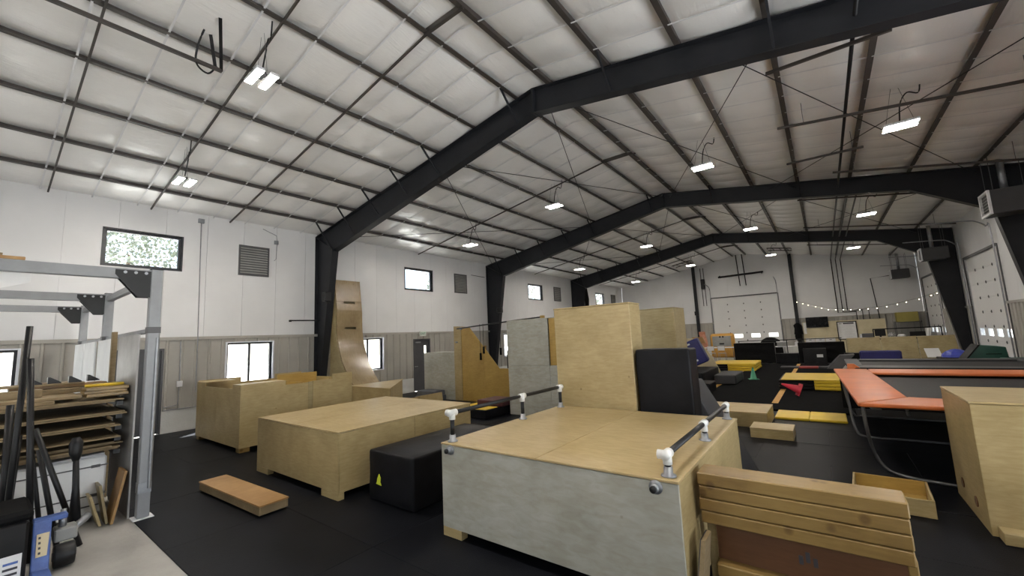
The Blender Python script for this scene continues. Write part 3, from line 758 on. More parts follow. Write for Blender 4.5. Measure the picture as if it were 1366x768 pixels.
# --- curved warped wall by the first column
t = thing('warped_wall', 'tall curved brown ramp wall with two hand slots beside steel column', 'ramp', (1.6, 7.6, 0))
def cx_(z):   # outer face x for height
    zz = max(0, min(1, (3.0-z)/3.0)); return .95 + 2.1*zz**2.6 - .14*max(0, (z-3.1))*(1.0)
ya_, yb_ = 7.12, 8.04
zs = [4.17*i/30 for i in range(31)]
def sheet(ya, yb, holes=True):
    mb = MB()
    def seg(y0, y1, z0, z1):
        k = max(1, int((z1-z0)/.1))
        mb.grid(lambda u, v: (cx_(z0+(z1-z0)*v), y0+(y1-y0)*u, z0+(z1-z0)*v), 1, k)
    for q in cells(ya, yb, 0, 4.17, [(ya+.28, yb-.24, 2.52, 2.60), (ya+.28, yb-.24, 3.38, 3.46)]): seg(*q)
    return mb
o = sheet(ya_, yb_).build('curved_face', MDF, t)
sm = o.modifiers.new('solid', 'SOLIDIFY'); sm.thickness = .02; sm.offset = -1
for y0, y1 in ((ya_-.02, ya_-.001), (yb_+.001, yb_+.02)):
    MB().prism([(.62, 0)]+[(cx_(z)-.01, z) for z in zs]+[(.62, 4.17)], 1, y0, y1).build('side_panel', PLYD if y0 < 7.5 else MDF, t)
MB().box(.64, .66, ya_, yb_, 0, 4.16).build('back_panel', PLYD, t)
MB().box(.62, cx_(4.17), ya_-.02, yb_+.02, 4.171, 4.185).build('top_panel', MDF, t)
for z in (2.52, 3.38): MB().box(cx_(z)-.16, cx_(z)-.05, ya_+.26, yb_-.22, z-.05, z+.0).build('slot_ledge', BLACK, t)
for z in (1.2, 1.9): MB().grid(lambda u, v, z=z: (cx_(z-.03+.06*v)+.003, ya_+.30+.36*u, z-.03+.06*v), 1, 1).build('worn_patch', PLYD, t)

# --- wedge topped low box and small ramp block
t = thing('wedge_box', 'low plywood box with triangular top beside the curved wall', 'box', (3.7, 6.9, 0))
tri = [(3.09, 6.25), (4.96, 6.25), (3.11, 8.07)]
MB().add([(x, y, .90) for x, y in tri]+[(x, y, .882) for x, y in tri], [(0,1,2),(5,4,3),(0,3,4,1),(1,4,5,2),(2,5,3,0)]).build('top_panel', PLYT, t)
MB().box(3.10, 4.93, 6.26, 6.28, 0, .88).build('front_panel', PLY, t)
def wallseg(p, q, name):
    p = Vector((*p, 0)); q = Vector((*q, 0)); n_ = Vector((-(q-p).y, (q-p).x, 0)).normalized()*.02
    MB().hexa([p, q, q+n_, p+n_], [p+Vector((0,0,.88)), q+Vector((0,0,.88)), q+n_+Vector((0,0,.88)), p+n_+Vector((0,0,.88))]).build(name, PLY, t)
wallseg((4.92, 6.285), (3.14, 8.02), 'side_panel'); wallseg((3.125, 8.0), (3.105, 6.285), 'side_panel')
t = thing('ramp_block', 'small sloped plywood block behind the triangular topped box', 'block', (3.0, 8.9, 0))
MB().prism([(2.75, 0), (3.55, 0), (3.5, .36), (2.75, .20)], 1, 8.35, 9.30).build('body', PLYT, t, False, .006)

# --- honey coloured triangular ramp wall with high bar
t = thing('ramp_wall', 'honey coloured plywood wall with sloping edge and dark high bar', 'ramp', (5, 10.0, 0))
MB().prism([(3.80, 0), (4.77, 0), (4.77, 1.75), (4.16, 2.42), (3.80, 2.45)], 1, 9.96, 9.98).build('front_panel', PLYO, t)
MB().prism([(4.775, 0), (5.9, 0), (5.9, 1.06), (5.40, 1.06), (4.775, 1.744)], 1, 9.96, 9.98).build('front_panel', PLYO, t)
MB().prism([(3.46, 0), (3.798, 0), (3.798, 2.45), (3.46, 2.47)], 1, 9.94, 9.99).build('end_post', PLY, t)
MB().box(3.46, 3.50, 9.99, 10.12, 0, 2.47).build('side_panel', PLY, t)
for x, zt_ in ((3.80, 2.40), (4.70, 1.78), (5.82, 1.04)): MB().box(x, x+.06, 9.982, 10.12, 0, zt_).build('stud', PINE, t)
MB().box(5.42, 5.9, 9.982, 10.12, 1.04, 1.06).build('ledge', PLYT, t)
MB().tube([(3.66, 9.90, 2.38), (6.2, 10.0, 2.52), (7.0, 10.1, 2.56)], .022, 10).build('high_bar', BLACK, t, True)
MB().tube([(3.62, 9.94, 1.93), (3.62, 9.86, 1.93)], .03, 10).build('bar_socket', GALV, t, True)
MB().tube([(3.82, 9.95, 2.38), (3.82, 9.90, 2.38)], .045, 10).build('bar_socket', GALV, t, True)
MB().box(6.95, 7.05, 10.05, 10.15, 0, 2.6).build('bar_post', PLYO, t)
# hanging rope handles from the bar
for x, zl in ((4.66, 1.55), (4.80, 1.75), (5.5, 1.7)):
    hb = thing('climbing_rope', 'black rope with grip hanging from the dark high bar', 'rope', (x, 9.96, 2.4), 0, 'rope handles on the high bar')
    zt_ = 2.42+(x-3.66)*.055
    MB().tube([(x, 9.94, zt_), (x, 9.94, zl)], .008, 6).build('rope', BLACK, hb); MB().tube([(x, 9.94, zl), (x, 9.94, zl-.22)], .035, 8).build('grip', BLACKF, hb, True)
# grey painted box left of ramp and grey foam blocks
ply_box('painted_box', 'grey white painted plywood box in front of the charcoal door', 'box', 1.86, 3.45, 9.98, 10.9, 0, 1.60, side=PLYG, top=PLYG)
soft('foam_block', 'dark slate foam step stacked above another beside painted box', 'block', 2.10, 2.95, 9.42, 9.94, .17, .33, GREYB, b=.02, wob=.004)
soft('foam_block', 'bottom slate foam step under a matching one beside painted box', 'block', 2.05, 3.0, 9.40, 9.95, 0, .17, GREYB, b=.02, wob=.004)
# black and yellow mats before the ramp
t = soft('panel_mat', 'black mat with yellow top lying before the honey ramp', 'mat', 5.55, 6.62, 7.85, 9.1, 0, .22, BLACKV, b=.02, wob=.004)
MB().box(5.58, 6.60, 7.88, 8.35, .221, .232).build('top_panel', YEL, t)
MB().box(5.58, 5.80, 8.36, 9.05, .221, .232).build('top_panel', YEL, t)
soft('panel_mat', 'maroon folded mat on top of the black and yellow mat', 'mat', 5.82, 6.70, 8.42, 9.2, .225, .36, MAROON, b=.02, wob=.004)
# black gym kit behind the ramp
t = thing('equipment_bin', 'tall black storage bin with clutter behind the honey ramp', 'bin', (5.2, 12.0, 0))
MB().cbox(4.4, 6.2, 11.6, 12.4, 0, 1.55, .03).build('body', BLACKV, t); MB().cbox(4.5, 5.0, 11.65, 12.2, 1.551, 1.95, .02).build('crate', BLACK, t)
MB().cbox(5.55, 6.05, 11.7, 12.1, 1.551, 1.80, .05).build('crate', BLACK, t)
for k, (x, z) in enumerate(((5.18, 1.68), (5.34, 1.62))):
    b_ = thing('chalk_bottle', 'white bottle standing on the black storage bin', 'bottle', (x, 11.8, 1.55), 0, 'bottles on the black bin')
    MB().lathe([(.06, 0), (.06, .16), (.025, .22), (.025, .27)], (x, 11.8, 1.551), 10).build('body', PVC, b_, True); MB().lathe([(.03, .27), (.03, .31)], (x, 11.8, 1.551), 10).build('cap', BLACK, b_, True)

# --- timber crate in the right foreground
t = thing('timber_vault', 'stacked pine beam vault with brown panel beside railed box', 'vault', (13.24, 3.55, 0))
tz = [(.810, .900), (.720, .806), (.630, .716), (.540, .626)]
for k, (a, b) in enumerate(tz):
    dx = (.0, .012, .004, .016)[k]; MB().cbox(12.66+dx*.5, 13.84-dx*.3, 3.42, 3.66, a, b, .007).build('beam', PINE, t)
MB().box(12.74, 13.80, 3.52, 3.54, .27, .54).build('panel', BROWN, t)
for k, (a, b) in enumerate([(.186, .270), (.098, .182), (.01, .094)]): MB().cbox(12.74+.03*k, 13.80, 3.42, 3.66, a, b, .007).build('beam', PINE, t)
MB().cbox(12.665, 12.735, 3.56, 3.66, .0, .54, .006).build('end_post', PLYD, t); MB().cbox(13.80, 13.85, 3.52, 3.66, 0, .54, .006).build('end_post', PINE, t)
for q, x in enumerate((13.26, 13.30, 13.34)): MB().box(x-.012, x+.012, 3.514, 3.519, .375-(.01 if q != 1 else -.01), .43-(.01 if q != 1 else -.02)).build('stencil_mark', INK, t)
t = thing('leaning_board', 'narrow grey board leaning in the gap beside the timber vault', 'board', (12.70, 3.2, 0))
MB().hexa([(12.655,3.05,0),(12.685,3.05,0),(12.685,3.30,0),(12.655,3.30,0)], [(12.70,3.22,.50),(12.73,3.22,.50),(12.73,3.40,.50),(12.70,3.40,.50)]).build('core', OSB, t)
MB().hexa([(12.648,3.05,0),(12.654,3.05,0),(12.654,3.30,0),(12.648,3.30,0)], [(12.693,3.22,.50),(12.699,3.22,.50),(12.699,3.40,.50),(12.693,3.40,.50)]).build('face_sheet', GREYV, t)
# --- open tray
t = thing('open_tray', 'shallow open plywood tray lying on the dark mats', 'tray', (13.94, 6.25, 0), R(-3))
MB().cbox(13.62, 14.26, 5.93, 5.95, 0, .17, .003).build('side_panel', PLY, t); MB().cbox(13.62, 14.26, 6.58, 6.60, 0, .17, .003).build('side_panel', PLYO, t)
MB().cbox(13.62, 13.64, 5.952, 6.578, 0, .17, .003).build('end_panel', PLY, t); MB().cbox(14.24, 14.26, 5.952, 6.578, 0, .17, .003).build('end_panel', PLY, t)
MB().cbox(13.641, 14.239, 5.951, 6.579, .0, .02, .003).build('base_panel', PLYO, t)
# --- right box
rb = ply_box('plywood_tower', 'big upright plywood box with side notches next to trampoline', 'box', 14.56, 15.80, 5.72, 6.90, 0, 1.19, side=PLY, top=PLYT, edge=.02)
for y, z in ((6.55, .22), (6.08, .18)): MB().tube([(14.565, y, z), (14.552, y, z)], .05, 14).build('hand_hole', BROWN, rb)
MB().cbox(14.60, 15.2, 5.55, 5.71, .0, .10, .005).build('kick_board', PLY, rb)
t = thing('ramp_block', 'plywood wedge lying at the foot of the big upright box', 'block', (15.2, 5.3, 0))
MB().prism([(14.75, 0), (15.9, 0), (15.9, .42), (14.75, .10)], 1, 4.75, 5.50).build('body', PLY, t, False, .006)
# --- small plywood boxes
ply_box('step_box', 'wide low plywood box at the end of the tumbling strip', 'box', 11.30, 12.48, 9.50, 10.62, 0, .29, side=PLY, top=PLYT)
ply_box('step_box', 'small plywood block on the mats before the low box', 'box', 12.28, 12.93, 8.66, 9.22, 0, .17, side=PLY, top=PLYT)

# ================================================================== TUMBLING STRIP
t = thing('tumbling_strip', 'long black carpeted tumbling strip with orange edge lines', 'tumbling strip', (11.4, 19, 0))
MB().cbox(10.25, 13.9, 11.5, 25.4, 0, .04, .01).build('carpet', CARPET, t)
for x in (10.43, 12.35):
    for a, b in ((11.9, 14.9), (15.0, 18.0), (18.1, 21.1), (21.2, 25.0)):
        if x > 11 and a < 12: a = 12.4
        MB().box(x-.07, x+.07, a, b, .0405, .044).build('edge_line', LINE, t)
t = thing('panel_mat', 'flat yellow panel mat across the head of tumbling strip', 'mat', (13.1, 11.0, 0))
MB().cbox(12.50, 13.10, 10.52, 11.42, 0, .05, .012).build('panel', YEL, t); MB().cbox(13.105, 13.72, 10.52, 11.42, 0, .05, .012).build('panel', YEL, t)
def folded(label, x0, x1, y0, y1, z0, h, split):
    t = thing('panel_mat', label, 'mat', ((x0+x1)/2, (y0+y1)/2, z0))
    n = 3; d = h/n
    xs = x0+(x1-x0)*split
    for k in range(n):
        za, zb = z0+k*d, z0+(k+1)*d-.006
        MB().cbox(xs+.005, x1-.02*(k % 2), y0, y1, za, zb, .02).build('panel', YEL, t)
        MB().cbox(x0, xs, y0+.02, y1, za, zb, .02).build('panel', BLACKV if k < n-1 else BLACKV, t)
    MB().cbox(x0+.06, x1, y0, y1, z0+h, z0+h+.02, .008).build('top_panel', YEL, t)
    return t
folded('folded yellow and black mat beside the fallen red cone', 12.25, 13.85, 15.1, 17.2, .045, .28, .55)
folded('folded yellow and black mat beside the green cone', 9.05, 10.95, 20.9, 23.2, .045, .30, .42)
soft('crash_mat', 'thick black mat under the leaning navy mat', 'mat', 9.15, 10.22, 14.5, 17.1, 0, .56, BLACKV, b=.04, group=None)
soft('crash_mat', 'flat black grey mat beside the tumbling strip edge', 'mat', 10.27, 10.95, 15.9, 17.6, .045, .36, GREYV, b=.04)
soft('crash_mat', 'low black block mat next to the grey foam wedge', 'mat', 9.9, 10.62, 13.5, 14.45, .045, .34, BLACKV, b=.04)
# leaning navy mat
nm = thing('navy_mat', 'navy blue mat leaning on the black mats', 'mat', (9.75, 16.85, .56))
mb = MB().cbox(9.3, 9.88, 16.4, 17.05, .52, 1.45, .03)
ob = mb.build('cover', BLUEV, nm, True, .03)
for z in (1.30, .66): MB().cbox(9.42 if z < 1 else 9.36, 9.56, 16.394, 16.399, z, z+.06, .001).build('printed_logo', WPLAST, nm)
nm.rotation_euler = (0, R(-22), R(8)); nm.location.z = .80; nm.location.x = 9.86
# plywood panel standing behind the navy mat
t = thing('plywood_cutout', 'pale plywood cutout with angled corners behind the navy mat', 'cutout', (9.3, 18.2, 0))
MB().prism([(8.6, 0), (10.2, 0), (9.8, .9), (9.35, 1.55), (9.1, 1.62), (8.9, 1.62), (8.6, .9)], 1, 18.15, 18.19).build('sheet', CREAM, t)
MB().box(9.2, 9.36, 18.142, 18.149, .62, .70).build('hand_hole', BLACK, t)
MB().prism([(9.05, 1.40), (9.62, 1.40), (9.52, 1.66), (9.12, 1.66)], 1, 18.20, 18.30).build('brace', PLYR, t)
# cones
def cone(loc, m, label, rot):
    c = thing('training_cone', label, 'cone', loc)
    MB().lathe([(.16, 0), (.16, .012), (.115, .016), (.02, .44), (.012, .44)], loc, 18).build('body', m, c, True)
    MB().cbox(loc[0]-.17, loc[0]+.17, loc[1]-.17, loc[1]+.17, loc[2], loc[2]+.012, .006).build('base', m, c)
    c.rotation_euler = rot; return c
cone((11.25, 17.75, .041), CONEG, 'green training cone standing on the tumbling strip', (0, 0, .3))
c = cone((12.82, 13.9, .04), CONER, 'red training cone lying on its side', (0, R(-68), R(18))); c.location.z = .20

# ================================================================== TRAMPOLINES
def trampoline(x0, x1, y0, y1, h, label, pad, bedz, skew=0.0, fp=.45, padm=ORG):
    t = thing('trampoline', label, 'trampoline', ((x0+x1)/2, (y0+y1)/2, 0))
    p = pad
    MB().box(x0+p*.7, x1-p*.7, y0+.1, y1-.3, bedz, bedz+.006).build('jump_bed', TRBED, t)
    th = .05; sk = skew
    def pad(name, q): MB().hexa([(x, y, h-th) for x, y in q], [(x, y, h) for x, y in q]).build(name, padm, t, False, .015)
    pad('side_pad', [(x0+sk, y0), (x0+sk+p*.95, y0+.75), (x0+p, y1), (x0, y1)])
    pad('end_pad', [(x0+sk+.01, y0-.004), (x1, y0-.004), (x1, y0+.36), (x0+sk+p*.95+.01, y0+.74)])
    pad('end_pad', [(x0+p+.01, y1-fp), (x1, y1-fp), (x1, y1), (x0+p+.01, y1)])
    pad('side_pad', [(x1-p, y0+.37), (x1, y0+.37), (x1, y1-fp-.01), (x1-p, y1-fp-.01)])
    zf = h-th-.03
    MB().tube([(x0+.32,y0+.22,zf),(x1-.2,y0+.22,zf),(x1-.2,y1-.2,zf),(x0+.22,y1-.2,zf),(x0+.32,y0+.22,zf)], .03, 8).build('frame', GALV, t)
    return t
t = trampoline(13.62, 17.0, 6.93, 11.92, .95, 'long trampoline with bright orange pads beside upright plywood box', .58, .86, skew=.17, fp=.86)
MB().tube(catmull([(13.84, 7.02, .90), (13.85, 7.05, .60), (13.90, 7.25, .28), (13.99, 7.28, .09), (14.15, 7.22, .03), (14.52, 7.10, .025), (15.6, 7.0, .025), (16.5, 6.98, .03), (16.8, 6.95, .3), (16.88, 6.92, .89)], 6), .02, 8).build('leg', TUBE, t, True)
MB().tube(catmull([(13.74, 9.6, .90), (13.76, 9.55, .5), (13.80, 9.45, .12), (13.95, 9.40, .025), (14.6, 9.38, .025), (16.2, 9.38, .025), (16.8, 9.42, .2), (16.9, 9.5, .89)], 6), .02, 8).build('leg', TUBE, t, True)
MB().tube(catmull([(13.74, 11.4, .90), (13.76, 11.4, .5), (13.85, 11.4, .06), (14.2, 11.4, .025), (16.5, 11.4, .025), (16.85, 11.4, .3), (16.9, 11.4, .89)], 6), .02, 8).build('leg', TUBE, t, True)
MB().tube([(14.25, 7.02, .90), (14.27, 7.10, .80)], .018, 8).build('pad_hook', GALV, t)
MB().box(13.7, 16.9, 11.86, 11.88, .1, .88).build('skirt', BLACKF, t)
t = trampoline(13.9, 17.3, 12.2, 15.1, .95, 'second trampoline with dark bed behind the orange padded one', .30, .90, padm=GREYV)
MB().hexa([(13.86,12.15,.86),(14.2,12.12,.86),(14.2,12.22,.86),(13.86,12.25,.86)], [(13.88,12.18,1.04),(14.0,12.15,1.04),(14.0,12.25,1.04),(13.88,12.28,1.04)]).build('corner_pad', ORG, t, False, .01)
MB().cbox(14.0, 17.3, 12.10, 12.19, .70, .955, .02).build('front_skirt', BLACKF, t)
for x in (13.98, 17.2):
    for y in (12.4, 14.9): MB().tube([(x, y, .0), (x, y, .92)], .02, 8).build('leg', GALV, t)

# ================================================================== STORAGE RACK AND WHAT IT HOLDS
t = thing('storage_rack', 'tall grey square tube storage rack with black corner brackets', 'rack', (4.0, .2, 0))
RX = [6.62, 3.55, .95]; RYF, RYB = 1.40, -1.9
for i, x in enumerate(RX):
    for y in (RYF, RYB):
        MB().cbox(x-.06, x+.06, y-.06, y+.06, .01, 3.09, .008).build('upright', GREYP, t)
        MB().cbox(x-.10, x+.10, y-.10, y+.10, 0, .012, .003).build('foot_plate', WPLAST, t)
    MB().cbox(x-.045, x+.045, RYB+.06, RYF-.06, 2.95, 3.08, .006).build('top_beam', GREYP, t)
    y = RYF-.061
    MB().prism([(y, 3.06), (y-.34, 3.06), (y-.34, 3.00), (y-.12, 2.72), (y, 2.72)], 0, x-.054, x-.046).prism([(y, 3.06), (y-.34, 3.06), (y-.34, 3.00), (y-.12, 2.72), (y, 2.72)], 0, x+.046, x+.054).build('corner_bracket', BLACK, t)
    MB().box(x-.062, x+.062, RYF-.062, RYF+.062, 3.091, 3.098).build('end_cap', BLACK, t)
    for q in (0, .1, .2): MB().tube([(x+.05, y-.05-q, 3.03), (x+.066, y-.05-q, 3.03)], .018, 8).build('bolt', GALV, t)
for a, b in ((RX[0], RX[1]), (RX[1], RX[2])):
    MB().cbox(b+.06, a-.06, RYF-.04, RYF+.04, 2.95, 3.05, .006).build('tie_beam', GREYP, t)
    MB().cbox(b+.06, a-.06, RYF-.02, RYF+.025, 2.27, 2.33, .004).build('strut_rail', GALV, t)
for x in RX: MB().box(x-.066, x+.066, RYF-.066, RYF+.066, 2.26, 2.34).build('rail_clamp', SEAL, t)
MB().box(6.556, 6.684, 1.336, 1.464, .30, .42).build('rail_clamp', GALV, t)
MB().tube([(6.69, 1.44, .35), (6.69, 1.44, 2.2)], .02, 8).build('conduit', GALV, t)
for z in (.83, .985, 1.12, 1.26, 1.42):
    for y in (1.18, -.2, -1.6): MB().box(4.3, 6.32, y-.03, y+.03, z-.05, z-.002).build('shelf_arm', BLACK, t)
for y in (1.18, -.2, -1.6): MB().box(4.24, 4.30, y-.029, y+.029, 0, 1.5).build('shelf_post', BLACK, t)
# sheets standing against the open side
for k, (a, b, m, lab) in enumerate(((5.30, 6.50, ASHEET, 'dull metal sheet standing upright nearest the rack corner post'), (3.68, 4.95, WSHEET, 'white sheet standing upright between two rack posts'),
                             (2.25, 3.40, WSHEET, 'white sheet standing upright behind the middle rack post'), (1.08, 2.18, WSHEET, 'white sheet standing upright by the rear rack post'))):
    tag(MB().cbox(a, b, 1.285, 1.305, 0, 2.26, .003).build('upright_sheet', m), lab, 'sheet', 'sheets standing in the rack')
tag(MB().cbox(5.05, 5.13, 1.24, 1.30, 0, 2.35, .004).build('pale_batten', OSB), 'thin pale batten standing between two sheets in the rack', 'batten')
# stacked sheet goods on the arms
rr = random.Random(3)
for zi, z in enumerate((.83, .985, 1.12, 1.26, 1.42)):
    n = (5, 1, 2, 2, 2)[zi]; zz = z
    for k in range(n):
        th = .018; dx = rr.uniform(-.12, .05); dy = rr.uniform(-.12, .03)
        tag(MB().cbox(4.4, 6.36+dx, -1.8, 1.24+dy, zz, zz+th, .002).build('plywood_sheet', OSB), 'rough plywood sheet lying on the '+('lowest', 'second lowest', 'middle', 'second highest', 'highest')[zi]+' rack arms', 'sheet', 'plywood sheets stored flat on the rack'); zz += th+.002
# offcuts on top
ztop = 1.462
OFF = [(5.9, 6.3, -.6, .62, .0, .035, OSB), (5.5, 6.2, -.2, .85, .037, .07, OSB), (5.95, 6.30, .88, 1.26, .037, .075, PINE), (5.96, 6.28, .86, 1.25, .077, .112, PINE), (5.98, 6.30, .87, 1.26, .114, .150, PINE),
       (5.1, 5.55, -.3, 1.0, .072, .11, OSB), (5.15, 5.5, .1, 1.12, .112, .14, OSB), (5.58, 5.85, -.5, .55, .072, .16, OSB), (5.0, 5.4, .3, 1.18, .142, .18, PLYR), (4.9, 5.5, -.6, .95, .182, .205, OSB)]
for k, (a, b, c, d, e, f, m) in enumerate(OFF):
    o = tag(MB().cbox(a, b, c, d, ztop+e, ztop+f, .003).build('board_offcut', m), ('short pine block in the neat stack on the rack' if m is PINE else 'reddish offcut board in the rack heap' if m is PLYR else 'rough offcut board heaped on top of rack shelves'), 'board', 'offcut boards heaped on the rack')
tag(MB().cbox(5.50, 5.92, 1.02, 1.27, ztop+.002, ztop+.17, .004).build('cardboard_box', CARD), 'small brown cardboard box on the rack lumber', 'box')
tag(MB().tube([(6.1, .88, ztop+.169), (6.1, 1.24, ztop+.169)], .018, 8).build('spirit_level', YEL), 'short yellow rod lying on the offcut boards', 'rod')
for k, (x, y) in enumerate(((5.35, .45), (5.3, .62), (5.38, .80), (5.32, .98))):
    tag(MB().prism([(y, ztop+.206), (y+.12, ztop+.206), (y+.12, ztop+.22), (y+.02, ztop+.29), (y, ztop+.29)], 0, x, x+.1).build('steel_bracket', BLACK), 'small black steel bracket lying on the rack lumber', 'bracket', 'black brackets on the lumber')
tag(MB().cbox(6.40, 6.62, .0, .28, 3.09, 3.125, .004).build('board_offcut', PLYR), 'reddish wood offcut lying on top of the rack beam', 'board')
tag(MB().cbox(6.45, 6.60, .02, .12, 3.125, 3.155, .004).build('board_offcut', OSB), 'small pale wood offcut stacked above the reddish one', 'board')
t = tag(MB().hexa([(6.50,.02,2.74),(6.51,.02,2.74),(6.51,.34,2.86),(6.50,.34,2.86)], [(6.50,.02,2.96),(6.51,.02,2.96),(6.51,.34,2.96),(6.50,.34,2.96)]).build('paper_note', PAPER), 'white paper sign hanging under the rack beam', 'paper')
# white strapped pack under the shelves
t = thing('strapped_pack', 'white wrapped pack with dark straps under the rack shelves', 'pack', (5.6, .2, 0))
MB().cbox(4.4, 6.18, -1.2, 1.12, .08, .76, .02).build('wrap', WSHEET, t)
for z in (.30, .64, .18): MB().box(4.39, 6.19, -1.21, 1.13, z, z+.014).build('strap', SEAL, t)
for z in (.30, .64): MB().box(6.185, 6.20, .98, 1.06, z-.008, z+.024).build('buckle', SEAL, t)
for y in (-.9, .9): MB().box(4.5, 6.1, y-.1, y+.1, 0, .08).build('skid', OSB, t)
tag(MB().hexa([(5.9,.60,.761),(6.16,.60,.761),(6.16,1.1,.761),(5.9,1.1,.761)], [(5.9,.60,.775),(6.15,.60,.775),(6.15,1.1,.79),(5.9,1.1,.79)]).build('crumpled_wrap', WPLAST, None, False, .02), 'crumpled white plastic wrap on top of the strapped pack', 'wrap')
# three small boards leaning by the post
for k, (x, y, w, h, dx, m, lab) in enumerate(((6.42, 1.13, .22, .58, .10, PLYR, 'small reddish plywood board leaning on the rack post'), (6.38, 1.10, .16, .46, -.08, PLYD, 'small pale board leaning at the white pack'), (6.40, 1.04, .15, .36, -.10, PLY, 'shortest pale board leaning at the white pack'))):
    tag(MB().hexa([(x-w,y,0),(x+w*.6,y,0),(x+w*.6,y+.025,0),(x-w,y+.025,0)], [(x-w,y+dx,h),(x+w*.6,y+dx,h),(x+w*.6,y+dx+.025,h),(x-w,y+dx+.025,h)]).build('leaning_board', m), lab, 'board')

# --- pallet jack
t = thing('pallet_jack', 'blue pallet jack with black handle parked on the concrete', 'pallet jack', (7.5, .6, 0))
MB().hexa([(7.58,.445,.02),(7.64,.445,.02),(7.64,.56,.02),(7.58,.56,.02)], [(7.38,.455,.46),(7.43,.455,.46),(7.43,.575,.46),(7.38,.575,.46)]).build('body_plate', BLUEP, t, False, .01)
MB().cbox(7.32, 7.43, .455, .68, .43, .475, .008).build('top_flange', BLUEP, t)
lab_ = MB().hexa([(7.526,.475,.18),(7.530,.475,.18),(7.530,.545,.18),(7.526,.545,.18)], [(7.444,.48,.36),(7.448,.48,.36),(7.448,.56,.36),(7.444,.56,.36)]); lab_.v = [v+Vector((.042, 0, 0)) for v in lab_.v]
lo_ = lab_.build('warning_label', CREAM, t)
for q in range(4):
    zq = .20+.04*q; xq = 7.573-.455*(zq-.18)
    MB().hexa([(xq,.49,zq),(xq+.002,.49,zq),(xq+.002,.505,zq),(xq,.505,zq)], [(xq-.008,.49,zq+.018),(xq-.006,.49,zq+.018),(xq-.006,.505,zq+.018),(xq-.008,.505,zq+.018)]).build('print_mark', INK, lo_)
MB().tube([(7.45, .60, .105), (7.45, .74, .105)], .105, 24).build('steer_wheel', BLACK, t, True, .01)
MB().tube([(7.45, .59, .105), (7.45, .75, .105)], .04, 12).build('wheel_hub', SEAL, t)
MB().cbox(7.22, 7.40, .60, .76, .21, .33, .012).build('pump_block', GREYM, t)
MB().lathe([(.03, 0), (.03, .10), (.022, .10), (.022, .16)], (7.30, .66, .33), 12).build('piston', GALV, t, True)
MB().tube([(7.22, .74, .26), (7.16, .82, .30), (7.12, .86, .33)], .035, 10).build('valve', GALV, t, True)
MB().tube([(7.14, .76, .30), (7.10, .755, .62), (7.06, .745, .92)], [.05, .028, .024], 10).build('handle_shaft', BLACK, t, True)
MB().tube([(7.06, .745, .90), (7.05, .74, .98), (7.045, .738, 1.08), (7.04, .735, 1.14)], [.026, .052, .056, .03], 12).build('handle_grip', BLACK, t, True)
MB().cbox(7.65, 8.6, .445, .56, .03, .09, .01).build('fork', BLUEP, t); MB().cbox(7.75, 8.6, -.06, .06, .03, .09, .01).build('fork', BLUEP, t); MB().cbox(7.75, 7.83, .062, .443, .03, .09, .01).build('fork_bridge', BLUEP, t)
# --- black chest with a paper label
t = thing('tool_chest', 'black plastic chest with a white paper label beside pallet jack', 'chest', (7.4, .05, 0))
MB().cbox(7.10, 7.70, -.30, .415, 0, .56, .02).build('body', BLACK, t); MB().cbox(7.08, 7.72, -.32, .435, .565, .655, .03).build('lid', BLACKF, t)
lb = MB().box(7.7005, 7.7035, .26, .385, .10, .30).build('paper_label', PAPER, t)
for k in range(3): MB().box(7.704, 7.7045, .28, .365, .135+.045*k, .155+.045*k).build('print_line', INK if k < 2 else BLUEP, lb)
# --- black pipes leaning by the rack
PIPES = [((40, 435), (8, 690), 6.86, .026, 'tallest black steel pipe leaning beside the storage rack'), ((41, 478), (39, 700), 7.0, .026, 'upright black steel pipe beside the tallest leaning pipe'), ((47, 572), (92, 690), 6.93, .024, 'black pipe slanting towards the pallet jack handle'), ((52, 600), (70, 700), 6.78, .024, 'short black pipe leaning before the white strapped pack'), ((42, 600), (52, 700), 6.68, .02, 'short black pipe leaning before the white strapped pack'), ((14, 540), (4, 660), 6.60, .03, 'black pipe leaning behind the black chest'), ((26, 580), (14, 660), 6.50, .024, 'black pipe leaning behind the black chest')]
for a, b, x, r, lab in PIPES:
    A = on_x(*a, x); B = on_x(*b, x); B = A+(B-A)*((A.z-.0)/(A.z-B.z)) ; B.x += .05
    tag(MB().tube([A, B], r, 10).build('black_pipe', BLACK, None, True), lab, 'pipe', 'black pipes leaning by the rack')
tag(MB().tube([on_x(0, 470, 6.9), on_x(46, 478, 6.9)], .03, 8).build('cross_pipe', BLACK, None, True), 'short black pipe lying across the leaning pipes', 'pipe') if False else None

